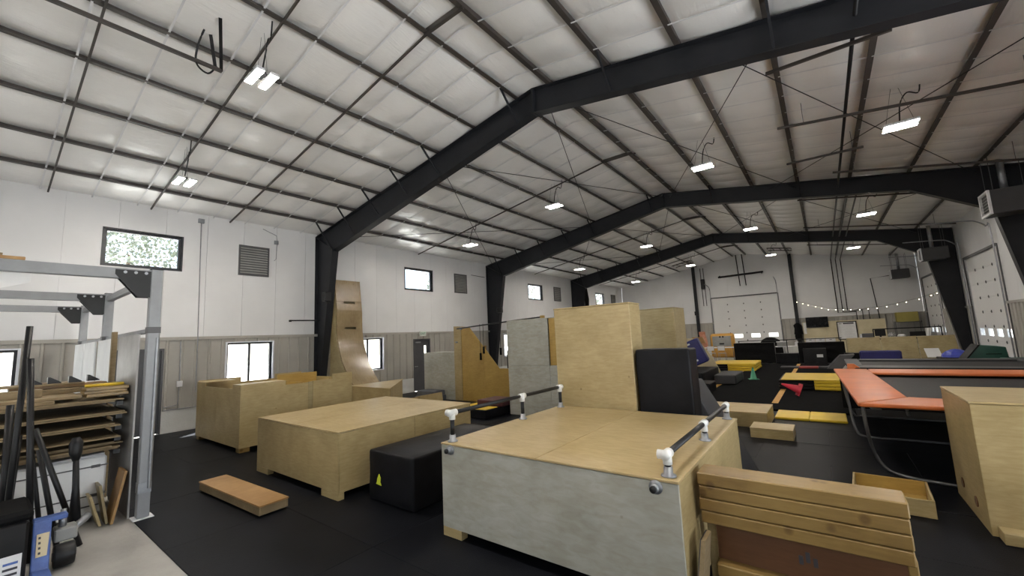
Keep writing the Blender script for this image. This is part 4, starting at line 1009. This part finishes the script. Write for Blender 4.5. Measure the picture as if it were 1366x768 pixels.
# ================================================================== LIGHTS, PIPES, HEATERS, WALL FITTINGS
BAYN = ['behind the camera', 'above the storage rack bay', 'between the first two steel frames', 'between the second and third steel frames', 'in the end bay']
COLN = ['beside the left wall', 'just left of the ridge', 'just right of the ridge', 'over the trampoline side']
def high_bay(x, y, lab):
    z = zroof(x)-.78
    t = thing('high_bay_light', lab, 'light', (x, y, z), 0, 'led high bay lights under the roof')
    for s in (-1, 1):
        MB().cbox(x-.25, x+.25, y+s*.10-.06, y+s*.10+.06, z+.0032, z+.05, .006).build('housing', WPLAST, t)
        MB().box(x-.235, x+.235, y+s*.10-.05, y+s*.10+.05, z, z+.003).build('led_panel', LED, t)
    MB().cbox(x-.10, x+.10, y-.035, y+.035, z+.05, z+.10, .006).build('driver_box', SEAL, t)
    for s in (-1, 1): MB().tube([(x+s*.2, y, z+.05), (x+s*.05, y, zroof(x)-.01)], .003, 4).build('hanger_wire', SEAL, t)
    MB().tube(catmull([(x, y, z+.1), (x+.05, y+.03, z+.45), (x+.16, y+.02, z+.62), (x+.30, y, z+.55+.1*0), (x+.34, y, zroof(x+.34)-.02)], 5), .012, 6).build('power_cord', BLACK, t)
    return t
hb = None
for bi, y in enumerate((2.45-BAY, 2.45, 11.2, 19.95, 28.4)):
    for ci, x in enumerate((3.2, 6.98, 11.5, 15.1)):
        yy = y-(1.0 if x > 15 and y > 10 else 0)*(1 if y < 15 else 2 if y < 25 else 2.8)
        high_bay(x, yy, 'led high bay light '+COLN[ci]+' '+BAYN[bi])
# struts and gas pipe under the right slope
for k, (x0, y0, x1, y1, dr) in enumerate([(13.25, 7.8, 14.75, 7.36, .44), (13.23, 10.18, 17.0, 9.75, .46), (13.25, 12.73, 14.72, 12.06, .44), (14.2, 13.8, 17.9, 14.2, .46), (13.3, 16.9, 16.5, 16.9, .40), (13.3, 22.0, 17.9, 22.0, .40), (13.3, 27.0, 17.0, 27.0, .40)]):
    t = thing('strut_channel', 'dark strut channel under the right roof slope '+('between the first two frames' if y0 < 15 else 'past the second frame' if y0 < 24 else 'past the third frame'), 'strut', ((x0+x1)/2, (y0+y1)/2, zroof((x0+x1)/2)-dr), 0, 'strut channels under the right roof slope')
    a = Vector((x0, y0, zroof(x0)-dr)); b = Vector((x1, y1, zroof(x1)-dr))
    MB().bar(a, b, .045, .045).build('channel', PURL, t)
    for q in (.12, .88):
        p = a.lerp(b, q); MB().tube([p, (p.x, p.y, zroof(p.x)-.0)], .006, 5).build('hanger_rod', SEAL, t)
t = thing('gas_pipe', 'long black pipe running under the roof to the far wall', 'pipe', (14.36, 20, 2.2))
MB().tube([(14.36, 3.0, 6.13), (14.36, YE-.35, 6.13)], .028, 8).build('roof_run', BLACK, t, True)
MB().tube([(14.36, YE-.35, 6.13), (14.36, YE-.12, 6.13), (14.36, YE-.10, 2.62), (15.25, YE-.10, 2.64), (15.25, YE-.10, 1.9)], .028, 8).build('wall_drop', BLACK, t)
for k, (x, zr, xr, y0) in enumerate(((14.60, 6.08, 15.55, 15.9), (14.84, 6.04, 15.85, 15.9))):
    t = thing('gas_pipe', 'shorter black pipe beside the long one dropping down the far wall', 'pipe', (x, 25, 2.2), 0, 'short black pipes to the far wall')
    MB().tube([(x, y0, zr), (x, YE-.12, zr), (x, YE-.10, 2.68+.06*k), (xr, YE-.10, 2.70+.06*k), (xr, YE-.10, 1.9)], .026, 8).build('pipe_run', BLACK, t)
    MB().tube([(x, y0, zr), (x, y0, zroof(x)-.02)], .01, 5).build('hanger_rod', BLACK, t)
t = thing('gas_pipe', 'thin black pipe from the far heater down the gable wall', 'pipe', (16.2, YE-.1, 2))
MB().tube([(17.1, YE-.10, 4.70), (16.15, YE-.10, 4.62), (16.32, YE-.10, 2.0)], .025, 8).build('pipe_run', BLACK, t)
# far wall columns
for x, lab in ((5.93, 'dark steel wind column left of the far overhead door'), (12.16, 'dark steel wind column right of the far overhead door')):
    t = thing('wind_column', lab, 'column', (x, YE-.14, 0))
    MB().box(x-.10, x+.10, YE-.06, YE-.045, 0, zroof(x)).box(x-.10, x+.10, YE-.235, YE-.22, 0, zroof(x)).box(x-.006, x+.006, YE-.22, YE-.06, 0, zroof(x)).build('shaft', STEEL, t)
    MB().box(x-.15, x+.15, YE-.27, YE-.03, 0, .02).build('base_plate', STEEL, t)
tag(MB().cbox(5.78, 6.08, YE-.33, YE-.24, 3.05, 3.35, .01).build('column_speaker', BLACK), 'small black box fixed on the far wind column', 'speaker')
# torsion shaft and opener gear above the far door
t = thing('door_shaft', 'dark torsion shaft above the far overhead door', 'shaft', (9.1, YE-.25, 5.4))
a = on_y(957, 361, YE-.25); b = on_y(1017, 355, YE-.25)
MB().tube([(a.x, YE-.25, 5.75), (b.x, YE-.25, 5.80)], .07, 10).build('spring', BLACK, t, True)
for px_ in (981, 989):
    p = on_y(px_, 340, YE-.3); MB().tube([(p.x, YE-.33, zroof(p.x)-.06), (p.x+.08, YE-.33, 4.95)], .035, 6).build('support_strut', STEEL, t)
for x in (a.x+.1, b.x-.1): MB().box(x-.03, x+.03, YE-.3, YE-.005, 5.70, 5.86).build('bearing_plate', STEEL, t)
t = thing('chain_hoist', 'dark chain hoist unit left of the far overhead door', 'hoist', (6.55, YE-.2, 4.6))
MB().cbox(6.42, 6.68, YE-.30, YE-.01, 5.0, 5.75, .02).build('motor_box', BLACK, t)
for x in (6.45, 6.66): MB().tube([(x, YE-.2, 6.6), (x+.02, YE-.2, 3.7)], .025, 6).build('chain_guide', STEEL, t)
for x in (5.55, 11.4):
    t = thing('light_truss', 'small dark lattice bracket under the roof near far wall', 'bracket', (x, 30.2, 6.3), 0, 'lattice brackets near the far wall')
    w = 1.25 if x > 9 else 1.25
    xa = x-.2; zA = zroof(xa)-.12
    for dy in (0, 1.0): MB().bar((xa, 30+dy, zA), (xa+w, 30+dy, zroof(xa+w)-.12), .05).build('chord', PURL, t)
    for q in (.2, .5, .8): MB().bar((xa+w*q, 30, zroof(xa+w*q)-.12), (xa+w*(q+.1), 31, zroof(xa+w*(q+.1))-.12), .03).build('web_bar', PURL, t)
    for q in (0, 1): MB().bar((xa+w*q, 30.5, zroof(xa+w*q)-.12), (xa+w*q, 30.5, zroof(xa+w*q)-.045), .03).build('drop', PURL, t)
# unit heaters
def heater(x0, x1, y0, y1, z0, z1, label, face):
    t = thing('unit_heater', label, 'heater', ((x0+x1)/2, (y0+y1)/2, z0), 0, 'unit heaters along the right side')
    MB().cbox(x0, x1, y0, y1, z0, z1, .02).build('casing', HEAT, t)
    fr = MB()
    for e in ((y0, y1, z0, z0+.05), (y0, y1, z1-.05, z1), (y0, y0+.05, z0+.05, z1-.05), (y1-.05, y1, z0+.05, z1-.05)): fr.box(x0-.05, x0, *e)
    fr.build('grille_frame', WPLAST, t)
    n = 7
    for k in range(n):
        z = z0+.08+k*(z1-z0-.16)/(n-1); MB().hexa([(x0-.045,y0+.05,z-.02),(x0-.01,y0+.05,z+.015),(x0-.01,y1-.05,z+.015),(x0-.045,y1-.05,z-.02)], [(x0-.045,y0+.05,z-.014),(x0-.01,y0+.05,z+.021),(x0-.01,y1-.05,z+.021),(x0-.045,y1-.05,z-.014)]).build('louvre', GREYM, t)
    for x in (x0+.08, x1-.08):
        for y in (y0+.08, y1-.08): MB().tube([(x, y, z1), (x, y, zroof(x)+.02)], .008, 5).build('hanger_rod', SEAL, t)
    MB().tube([((x0+x1)/2, y1-.1, z1), ((x0+x1)/2, y1-.1, zroof((x0+x1)/2)+.05)], .07, 10).build('flue', GALV, t, True)
heater(17.15, 17.95, 14.9, 15.6, 4.45, 5.05, 'dark unit heater with pale grille hung at the second frame', 0)
heater(17.15, 17.95, 23.9, 24.5, 4.40, 4.92, 'dark unit heater hung at the third frame beside overhead door', 0)
heater(17.05, 17.85, 32.7, 33.3, 4.42, 4.95, 'dark unit heater hung in the far right corner', 0)
# conduits on the left wall
def conduit(pts, label, r=.012, m=GALV):
    return tag(MB().tube(pts, r, 6).build('conduit', m), label, 'conduit')
conduit([(.035, 3.63, 5.57), (.075, 3.66, 2.45), (.075, 3.66, .95)], 'thin grey conduit running down the wall beside the vent')
tag(MB().cbox(0, .06, 3.56, 3.70, 5.58, 5.70, .006).build('junction_box', GALV), 'small grey junction box high on wall above the conduit', 'junction box')
conduit([(.06, 5.55, 4.74), (.06, 5.60, 4.80), (.06, 5.62, 5.3), (.06, 5.60, 5.55), (.06, 5.2, 5.70)], 'bent grey conduit beside the first wall vent', .010)
tag(MB().cbox(0, .05, 5.55, 5.67, 5.28, 5.40, .006).build('junction_box', GALV), 'small grey switch box beside the first wall vent', 'junction box')
conduit([(.05, 3.30, 2.3), (.05, 3.32, 1.2), (.05, 3.30, .68), (.05, 3.02, .64)], 'grey conduit with a switch beside the charcoal door')
conduit([(.05, 3.02, .57), (.05, 5.2, .57)], 'horizontal grey conduit low on wall behind the notched box')
tag(MB().cbox(.064, .11, 3.25, 3.37, 1.13, 1.28, .006).build('light_switch', WPLAST), 'white light switch box on the wall near charcoal door', 'switch')
t = thing('wall_bar', 'black pipe arm sticking out from the first steel column', 'bar', (.3, 6.4, 2.85))
MB().tube([(.30, 5.98, 2.85), (.30, 6.90, 2.86)], .02, 8).build('arm', BLACK, t, True); MB().cbox(.26, .34, 5.93, 5.99, 2.81, 2.87, .008).build('end_fitting', BLACK, t)
t = thing('column_speaker', 'small black speaker fixed on the first steel column', 'speaker', (.95, 6.85, 3.4))
MB().cbox(.86, 1.10, 6.66, 6.86, 3.42, 3.72, .02).build('body', BLACK, t)
t = thing('column_speaker', 'small black speaker fixed on the second steel column', 'speaker', (.95, 15.7, 3.4))
MB().cbox(.80, 1.05, 15.54, 15.75, 3.25, 3.5, .02).build('body', BLACK, t)
t = thing('rolled_banner', 'black rolled banner hanging on the third steel column', 'banner', (1.1, 24.5, 3.6))
MB().tube([(1.25, 24.5, 5.0), (1.22, 24.5, 4.3), (1.25, 24.5, 3.6)], [.05, .16, .10], 10).build('roll', BLACKF, t, True)
conduit([(.05, 14.6, 5.15), (.05, 15.6, 5.12)], 'short dark conduit beside the second wall vent', .015, SEAL)
# bracket and old track under the near roof
t = thing('track_bracket', 'black punched angle bracket with cable loop hung from purlin', 'bracket', (6.0, 1.9, 6.4))
e = on_z(291, 93, 6.42)
for (px_, py_) in ((294, 24), (281, 46)):
    d = ray(px_, py_); tt = (HE-.08+SL*CAM.x-CAM.z)/(d.z-SL*d.x); p = CAM+d*tt
    MB().bar(p, e+Vector((.0, (px_-287)*.006, 0)), .045, .012).build('punched_angle', BLACK, t)
lp = [e+Vector((0, -.02, .05)), e+Vector((-.12, -.10, -.06)), e+Vector((-.02, -.28, -.02)), e+Vector((.12, -.30, .2)), e+Vector((.22, -.26, .42))]
MB().tube(catmull(lp, 5), .014, 6).build('cable_loop', BLACK, t, True)
s0 = on_z(66, -2, 6.42)
MB().bar(Vector((e.x, s0.y-1.5, 6.42)), Vector((e.x, e.y+.05, 6.42)), .055, .045).build('track_bar', PURL, t)
# string lights in front of the far wall
PS = [(1063, 403), (1071, 405), (1078, 407), (1088, 409), (1096, 411), (1105, 413), (1115, 413), (1125, 413), (1135, 413), (1147, 413), (1158, 412), (1170, 411), (1183, 409), (1197, 406), (1209, 403), (1226, 399), (1242, 394), (1250, 391)]
t = thing('string_lights', 'drooping string of small warm bulbs along the far wall', 'string lights', (15, 31, 3))
A2, B2 = Vector((12.2, 33.3)), Vector((17.9, 29.2)); nrm = Vector((-(B2-A2).y, (B2-A2).x))
W_ = []
for q in PS:
    d = ray(*q); k = nrm.dot(A2-Vector((CAM.x, CAM.y)))/nrm.dot(Vector((d.x, d.y))); W_.append(CAM+d*k)
MB().tube([p+Vector((0, 0, .07)) for p in W_], .006, 4).build('wire', BLACK, t)
for p in W_:
    MB().lathe([(.010, -.022), (.020, -.008), (.022, .008), (.013, .026)], p, 8).build('bulb', BULB, t, True); MB().lathe([(.012, .0262), (.012, .075)], p, 6).build('socket', BLACK, t)

# ================================================================== FAR END OF THE HALL
def block(name, label, cat, x0, x1, y0, y1, z0, z1, m, b=.02, group=None):
    return tag(MB().cbox(x0, x1, y0, y1, z0, z1, b).build(name, m), label, cat, group)
def draped(label, x0, x1, y0, y1, h, seed):
    t = thing('draped_table', label, 'table', ((x0+x1)/2, (y0+y1)/2, 0))
    MB().cbox(x0+.03, x1-.03, y0+.05, y1-.03, .0, h-.01, .01).build('frame', BLACK, t)
    def fn(u, v):
        x = x0+(x1-x0)*u; s = v
        fold = .03*math.sin(9*math.pi*s*.5+2*u)*math.sin(math.pi*u)+.02*noise.noise(Vector((u*6, v*5, seed)))
        return (x, y0-.02+fold, .02+(h-.02)*v)
    MB().grid(fn, 24, 16).build('drape', BLACKF, t, True)
    MB().cbox(x0, x1, y0-.03, y1, h, h+.02, .006).build('top', BLACKF, t)
    return t
draped('black draped table behind the folded yellow mat', 9.35, 11.30, 26.2, 27.0, 1.06, 1)
draped('black draped counter before the notice board wall', 12.35, 14.25, 26.0, 26.8, 1.02, 5)
block('black_bench', 'low black bench between the two draped tables', 'bench', 11.32, 12.33, 26.0, 26.6, 0, .50, BLACKV)
t = thing('low_screen', 'dark low panel with white sticker before the draped counter', 'panel', (13.0, 25.5, 0))
MB().cbox(12.55, 13.5, 25.5, 25.62, 0, .78, .03).build('panel', BLACK, t); MB().cbox(13.1, 13.35, 25.49, 25.499, .33, .47, .001).build('sticker', PAPER, t)
t = thing('safety_rail', 'thin black rail behind the draped tables', 'rail', (11.8, 27.4, 0))
MB().tube([(9.4, 27.4, 1.16), (14.2, 27.4, 1.20)], .022, 8).build('top_rail', BLACK, t)
for x in (9.45, 11.8, 14.15): MB().tube([(x, 27.4, 0), (x, 27.4, 1.16)], .022, 8).build('post', BLACK, t)
# floor beam grey-red-grey and grey incline
t = thing('floor_beam', 'low grey and red foam floor beam across the strip', 'beam', (12.7, 22.8, .04))
for a, b, m in ((11.75, 12.45, GREYV), (12.455, 13.15, REDV), (13.155, 13.6, GREYV)): MB().cbox(a, b, 22.4, 23.0, .04, .11, .012).build('segment', m, t)
t = thing('incline_mat', 'dark grey incline mat beside the floor beam', 'mat', (13.9, 23, 0))
MB().hexa([(13.45,22.2,.042),(13.95,22.2,.042),(13.95,23.4,.042),(13.45,23.4,.042)], [(13.95,22.6,.58),(14.45,22.6,.62),(14.45,23.4,.62),(13.95,23.4,.58)]).build('body', GREYV, t, False, .015)
block('black_box', 'small black box behind the grey incline mat', 'box', 14.15, 14.75, 24.3, 24.8, 0, .58, BLACKV)
# big plywood ramp
t = thing('quarter_ramp', 'wide plywood ramp facing the trampolines with a paper sign', 'ramp', (16.1, 26, 0))
for a, b in ((14.30, 15.52), (15.525, 16.745), (16.75, 17.95)):
    MB().hexa([(a,24.9,.02),(b,24.9,.02),(b,24.93,.02),(a,24.93,.02)], [(a+.05,25.6,1.20),(b+.02,25.6,1.24),(b+.02,25.63,1.24),(a+.05,25.63,1.20)]).build('ramp_sheet', PLYD, t)
MB().box(14.36, 17.95, 25.64, 26.6, 1.17, 1.2).build('deck', PLYD, t)
for x in (14.36, 16.1, 17.9): MB().prism([(24.95, 0), (26.6, 0), (26.6, 1.17), (25.62, 1.17)], 0, x, x+.03).build('rib', PLYD, t)
MB().hexa([(16.95,25.00,.32),(17.42,25.00,.32),(17.42,25.01,.32),(16.95,25.01,.32)], [(16.90,25.22,.70),(17.36,25.22,.70),(17.36,25.23,.70),(16.90,25.23,.70)]).build('paper_sign', PAPER, t)
block('navy_mat', 'navy blue block mat standing before the wide plywood ramp', 'mat', 14.66, 16.02, 23.7, 24.1, 0, .70, BLUEV, .05)
t = tag(MB().lathe([(.42, 0), (.40, .10), (.28, .22), (.10, .30), (.02, .31)], (17.5, 23.2, .0), 9).build('crumpled_tarp', BLUET), 'crumpled blue tarp on the floor by the right wall', 'tarp')
# lift tarp onto a low black box so it shows above the trampoline
t.location.z = .45; block('black_box', 'low black box under the crumpled blue tarp', 'box', 17.0, 17.95, 22.8, 23.6, 0, .45, BLACKV)
# green wedge mats
t = thing('green_wedge', 'dark green foam wedge with black top by the overhead door', 'wedge', (17.3, 18.0, 0))
MB().prism([(16.55, .55), (17.55, .55), (17.5, 1.10), (17.0, 1.16)], 1, 17.4, 18.1).build('body', GREENV, t, False, .02)
MB().hexa([(16.54,17.38,.56),(16.58,17.38,.56),(16.58,18.12,.56),(16.54,18.12,.56)], [(16.98,17.38,1.17),(17.02,17.38,1.17),(17.02,18.12,1.17),(16.98,18.12,1.17)]).build('top_cover', BLACKV, t)
MB().cbox(16.5, 17.6, 17.38, 18.12, 0, .55, .03).build('base_block', BLACKV, t)
for z in (.75, .9): MB().box(17.1, 17.4, 17.39, 17.399, z, z+.02).build('seam', BLACKV, t)
t = thing('green_mat', 'flat dark green mat stack beside the green wedge', 'mat', (17.8, 17.2, 0))
MB().cbox(17.3, 18.2, 16.5, 17.3, .70, .82, .03).build('top_mat', GREENV, t); MB().cbox(17.35, 18.2, 16.55, 17.28, 0, .695, .03).build('base_block', BLACKV, t)
# reception wall with screen and notice board
t = thing('notice_wall', 'cream plywood partition carrying the screen and the notice board', 'partition', (14.45, 33.2, 0))
for a, b in ((12.42, 13.64), (13.645, 14.865), (14.87, 16.5)): MB().cbox(a, b, 33.12, 33.16, 0, 2.12, .004).build('sheet', CREAM, t)
t = thing('wall_screen', 'black flat television on the cream partition', 'television', (13.2, 33.05, 1.7))
MB().cbox(12.62, 13.79, 33.04, 33.11, 1.74, 2.42, .01).build('casing', BLACK, t); MB().box(12.65, 13.76, 33.036, 33.0395, 1.77, 2.39).build('screen', SCREEN, t); MB().box(13.0, 13.4, 33.10, 33.119, 1.8, 2.1).build('mount', SEAL, t)
t = thing('notice_board', 'framed white notice board with dark heading on the partition', 'notice board', (14.67, 33.0, 1))
for e in ((14.18, 15.16, .92, .97), (14.18, 15.16, 2.0, 2.05), (14.18, 14.23, .97, 2.0), (15.11, 15.16, .97, 2.0)): MB().box(e[0], e[1], 33.05, 33.115, e[2], e[3]).build('frame_bar', BLACK, t)
MB().box(14.23, 15.11, 33.09, 33.115, .97, 2.0).build('board', PAPER, t)
MB().box(14.50, 15.02, 33.085, 33.0895, 1.88, 1.96).build('heading', INK, t); MB().box(14.30, 14.44, 33.085, 33.0895, 1.88, 1.94).build('heading', GREYM, t)
for k in range(9): MB().box(14.30, 15.03-(.12 if k % 3 == 2 else 0), 33.085, 33.0895, 1.78-.085*k, 1.786-.085*k).build('print_line', GREYM, t)
t = thing('paper_poster', 'white poster pinned at the partition edge', 'poster', (12.45, 33.1, 1.4))
MB().box(12.46, 12.61, 33.10, 33.1195, 1.35, 2.08).build('sheet', PAPER, t)
for k in range(3):
    x = 12.62+k*.46
    b_ = thing('white_bin', 'white storage bin on the dark table before the television', 'bin', (x+.2, 29.2, .92), 0, 'white bins before the television')
    MB().cbox(x, x+.43, 29.0, 29.4, .92, 1.14, .03).build('body', WPLAST, b_); MB().box(x+.16, x+.27, 28.995, 28.999, 1.06, 1.09).build('handle_slot', INK, b_); MB().cbox(x-.005, x+.435, 28.99, 29.41, 1.142, 1.17, .008).build('lid', PAPER, b_)
t = thing('bin_table', 'dark table carrying three white bins behind draped counter', 'table', (13.3, 29.2, 0))
MB().cbox(12.5, 14.1, 28.95, 29.45, .885, .918, .004).build('board', BLACK, t)
for x in (12.52, 14.04): MB().box(x, x+.04, 29.0, 29.4, 0, .885).build('leg', BLACK, t)
# counter behind the ramp with office things
t = thing('office_counter', 'dark counter behind the wide ramp carrying office gear', 'counter', (16.5, 29.3, 0))
MB().cbox(14.9, 18.0, 29.0, 29.7, 1.0, 1.04, .006).build('top', BLACK, t)
for x in (14.95, 16.4, 17.9): MB().box(x, x+.05, 29.05, 29.65, 0, 1.0).build('leg', BLACK, t)
t = thing('printer', 'dark office printer with white side on the counter', 'printer', (15.3, 29.3, 1.04))
MB().cbox(15.12, 15.62, 29.1, 29.5, 1.04, 1.34, .04).build('body', SEAL, t); MB().cbox(15.04, 15.115, 29.1, 29.5, 1.04, 1.30, .01).build('side_panel', WPLAST, t)
t = thing('monitor', 'black computer monitor seen from behind on the counter', 'monitor', (15.9, 29.3, 1.04))
MB().cbox(15.66, 16.10, 29.25, 29.30, 1.18, 1.56, .01).build('panel', BLACK, t); MB().box(15.84, 15.92, 29.26, 29.30, 1.05, 1.18).build('stand', BLACK, t); MB().cbox(15.75, 16.0, 29.18, 29.4, 1.04, 1.055, .003).build('foot', BLACK, t)
t = thing('desk_fan', 'round white desk fan on the counter beside the monitor', 'fan', (16.3, 29.3, 1.04))
MB().tube([(16.32, 29.2, 1.22), (16.32, 29.28, 1.22)], .15, 18).build('cage', GREYM, t, True); MB().tube([(16.32, 29.3, 1.04), (16.32, 29.3, 1.15)], .025, 8).build('stem', WPLAST, t); MB().lathe([(.11, 0), (.11, .02)], (16.32, 29.3, 1.04), 12).build('foot', WPLAST, t)
for k in range(8):
    an = k*math.pi/4; MB().tube([(16.32, 29.19, 1.22), (16.32+.15*math.cos(an), 29.19, 1.22+.15*math.sin(an))], .006, 5).build('cage_wire', WPLAST, t)
block('paper_heap', 'white crumpled papers on the counter near the fan', 'papers', 16.55, 16.85, 29.1, 29.5, 1.042, 1.24, WPLAST, .06)
block('black_case', 'black equipment case on the counter', 'case', 17.0, 17.6, 29.1, 29.5, 1.042, 1.36, BLACK, .03)
block('grey_case', 'grey case at the end of the counter', 'case', 17.62, 17.98, 29.1, 29.5, 1.042, 1.30, GREYM, .02)
t = thing('safety_rail', 'black square tube rail above the wide plywood ramp', 'rail', (17.0, 28.0, 0))
MB().bar((15.5, 27.98, 1.56), (18.0, 27.98, 1.58), .05).build('top_rail', BLACK, t)
for x in (15.52, 17.98): MB().bar((x, 27.98, 0), (x, 27.98, 1.555), .05).build('post', BLACK, t)
t = thing('white_banner', 'narrow white cloth banner hanging from the black rail', 'banner', (17.55, 27.95, 1.0))
MB().grid(lambda u, v: (17.42+.22*u*(1-.35*(1-v)), 27.93+.02*math.sin(u*9), 1.08+.46*v), 8, 4).build('cloth', PAPER, t, True)
block('olive_carton', 'olive coloured carton on a rack by the far corner', 'carton', 16.95, 17.9, 32.6, 33.1, 1.86, 2.42, OLIVE, .02)
t = thing('wire_rack', 'dark wire rack carrying the olive carton', 'rack', (17.4, 32.85, 0))
for z in (.3, .9, 1.5, 1.83): MB().box(16.85, 18.0, 32.55, 33.15, z, z+.025).build('shelf', SEAL, t)
for x in (16.86, 17.96):
    for y in (32.56, 33.11): MB().box(x, x+.03, y, y+.03, 0, 1.9).build('post', SEAL, t)
# left of the draped table: snack table, chairs, cabinet, cloth
t = thing('yellow_cabinet', 'rounded yellow orange cabinet with a grey front near overhead door', 'cabinet', (8.0, 31.0, 0))
MB().cbox(7.15, 8.62, 31.0, 31.6, 0, 1.62, .12).build('shell', YCAB, t, True); MB().cbox(7.30, 8.45, 30.97, 30.999, .75, 1.45, .03).build('front', GREYM, t)
for x in (7.80, 7.98): MB().tube([(x, 30.97, 1.40), (x, 30.93, 1.40)], .06, 10).build('knob', BLACK, t)
MB().cbox(7.72, 8.02, 30.94, 30.969, .88, .98, .01).build('slot', BLACK, t)
t = thing('hanging_cloth', 'pink and rust cloth hung on a stand by the cabinet', 'cloth', (6.75, 30.9, 0))
MB().grid(lambda u, v: (6.55+.42*u+.06*math.sin(v*5), 30.9+.05*math.sin(u*10), .55+1.25*v), 8, 10).build('fabric', PINK, t, True); MB().tube([(6.76, 30.97, 0), (6.76, 30.97, 1.85)], .02, 8).build('stand', SEAL, t)
t = thing('folding_table', 'white topped folding table before the yellow cabinet', 'table', (7.9, 29.0, 0))
MB().cbox(6.9, 9.0, 28.6, 29.3, .74, .78, .008).build('table_top', WPLAST, t)
for x in (7.0, 8.9):
    for y in (28.65, 29.25): MB().tube([(x, y, 0), (x, y, .74)], .018, 8).build('leg', SEAL, t)
for k, x in enumerate((7.75, 8.35)):
    c_ = thing('folding_chair', 'pale grey folding chair at the white topped table', 'chair', (x, 28.2, 0), 0, 'folding chairs at the table')
    MB().cbox(x-.2, x+.2, 28.0, 28.4, .43, .46, .01).build('seat', GREYM, c_); MB().cbox(x-.2, x+.2, 27.98, 28.01, .62, .88, .01).build('backrest', WPLAST, c_)
    for dx in (-.19, .19):
        MB().tube([(x+dx, 27.99, 0), (x+dx, 27.99, .88)], .012, 6).build('leg', GALV, c_); MB().tube([(x+dx, 28.38, 0), (x+dx, 28.38, .44)], .012, 6).build('leg', GALV, c_)
t = tag(MB().lathe([(.62, 0), (.64, .4), (.60, .85), (.46, 1.12), (.22, 1.26), (.03, 1.30)], (10.75, 30.5, 0), 18).build('covered_mound', BLACKF, None, True), 'rounded dark covered shape behind the draped table', 'cover')
t = thing('white_crate', 'white plastic crate on a pale table past the bench', 'crate', (11.5, 28.6, .76)); 
MB().cbox(11.25, 11.75, 28.4, 28.8, .78, 1.02, .02).build('body', GREYM, t); MB().cbox(11.22, 11.78, 28.37, 28.83, 1.021, 1.05, .006).build('rim', WPLAST, t)
t = thing('side_table', 'pale small table holding the white crate', 'table', (11.6, 28.6, 0))
MB().cbox(11.0, 12.4, 28.2, 29.0, .745, .78, .006).build('table_top', WPLAST, t)
for x in (11.05, 12.35):
    for y in (28.25, 28.95): MB().tube([(x, y, 0), (x, y, .745)], .018, 8).build('leg', SEAL, t)
t = thing('spray_bottle', 'pale spray bottle standing on the small table', 'bottle', (12.2, 28.5, .78))
MB().lathe([(.09, 0), (.09, .2), (.03, .27), (.03, .33)], (12.2, 28.5, .78), 12).build('body', WPLAST, t, True); MB().cbox(12.12, 12.24, 28.47, 28.53, 1.11, 1.15, .008).build('nozzle', PAPER, t)
t = thing('hanging_jacket', 'dark jacket hung at the edge of the cream partition', 'jacket', (12.2, 33.0, .9))
MB().tube([(12.14, 32.98, 2.08), (12.45, 33.13, 2.14)], .012, 6).build('hook', SEAL, t)
MB().lathe([(.16, 0), (.20, .25), (.17, .75), (.22, 1.0), (.10, 1.12), (.03, 1.15)], (12.14, 32.98, .95), 10).build('body', BLACKF, t, True)
MB().tube([(12.05, 32.95, 1.95), (11.98, 32.93, 1.35)], .06, 8).build('sleeve', BLACKF, t, True); MB().tube([(12.31, 32.95, 1.95), (12.36, 32.93, 1.35)], .06, 8).build('sleeve', BLACKF, t, True)

# ================================================================== OUTSIDE
gr = MB().box(-60, 80, -60, 100, -.5, -.35).build('ground_outside', GRASS); tag(gr, 'pale gravel ground outside the building', 'ground', kind='structure')
def tree(x, y, h, r, seed, label):
    t = thing('leafy_tree', label, 'tree', (x, y, -.35), 0, 'trees outside the left windows')
    rnd = random.Random(seed)
    MB().tube([(x, y, -.36), (x+.1, y, h*.35), (x, y+.1, h*.7)], [.28, .2, .08], 8).build('trunk', BARK, t)
    mb = MB()
    for k in range(4500):
        while True:
            v = Vector((rnd.uniform(-1, 1), rnd.uniform(-1, 1), rnd.uniform(-1, 1)))
            if .25 < v.length < 1: break
        n_ = 1+.35*noise.noise(v*2+Vector((seed, 0, 0)))
        c = Vector((x+v.x*r*n_, y+v.y*r*n_, h*.66+v.z*h*.36*n_)); s = rnd.uniform(.06, .17)
        a = Vector((rnd.uniform(-1, 1), rnd.uniform(-1, 1), rnd.uniform(-1, 1))).normalized()*s; b = a.cross(Vector((rnd.uniform(-1, 1), rnd.uniform(-1, 1), rnd.uniform(-1, 1)))).normalized()*s
        mb.add([c-a, c-b*.6, c+a, c+b*.6], [(0, 1, 2, 3)])
    mb.build('foliage', LEAF, t, kind='stuff')
for k, (x, y, h, r) in enumerate([(-13, .5, 9.5, 2.9), (-21, 5.5, 12, 3.2), (-13, 11, 10, 2.9), (-18, 19, 11, 3.4), (-15, 28, 10, 3.2), (-17, 40, 11, 3.6), (-22, -4, 12, 3.2), (-16, 62, 11, 4)]):
    tree(x, y, h, r, k*3.7, 'leafy tree standing outside the left hand windows')
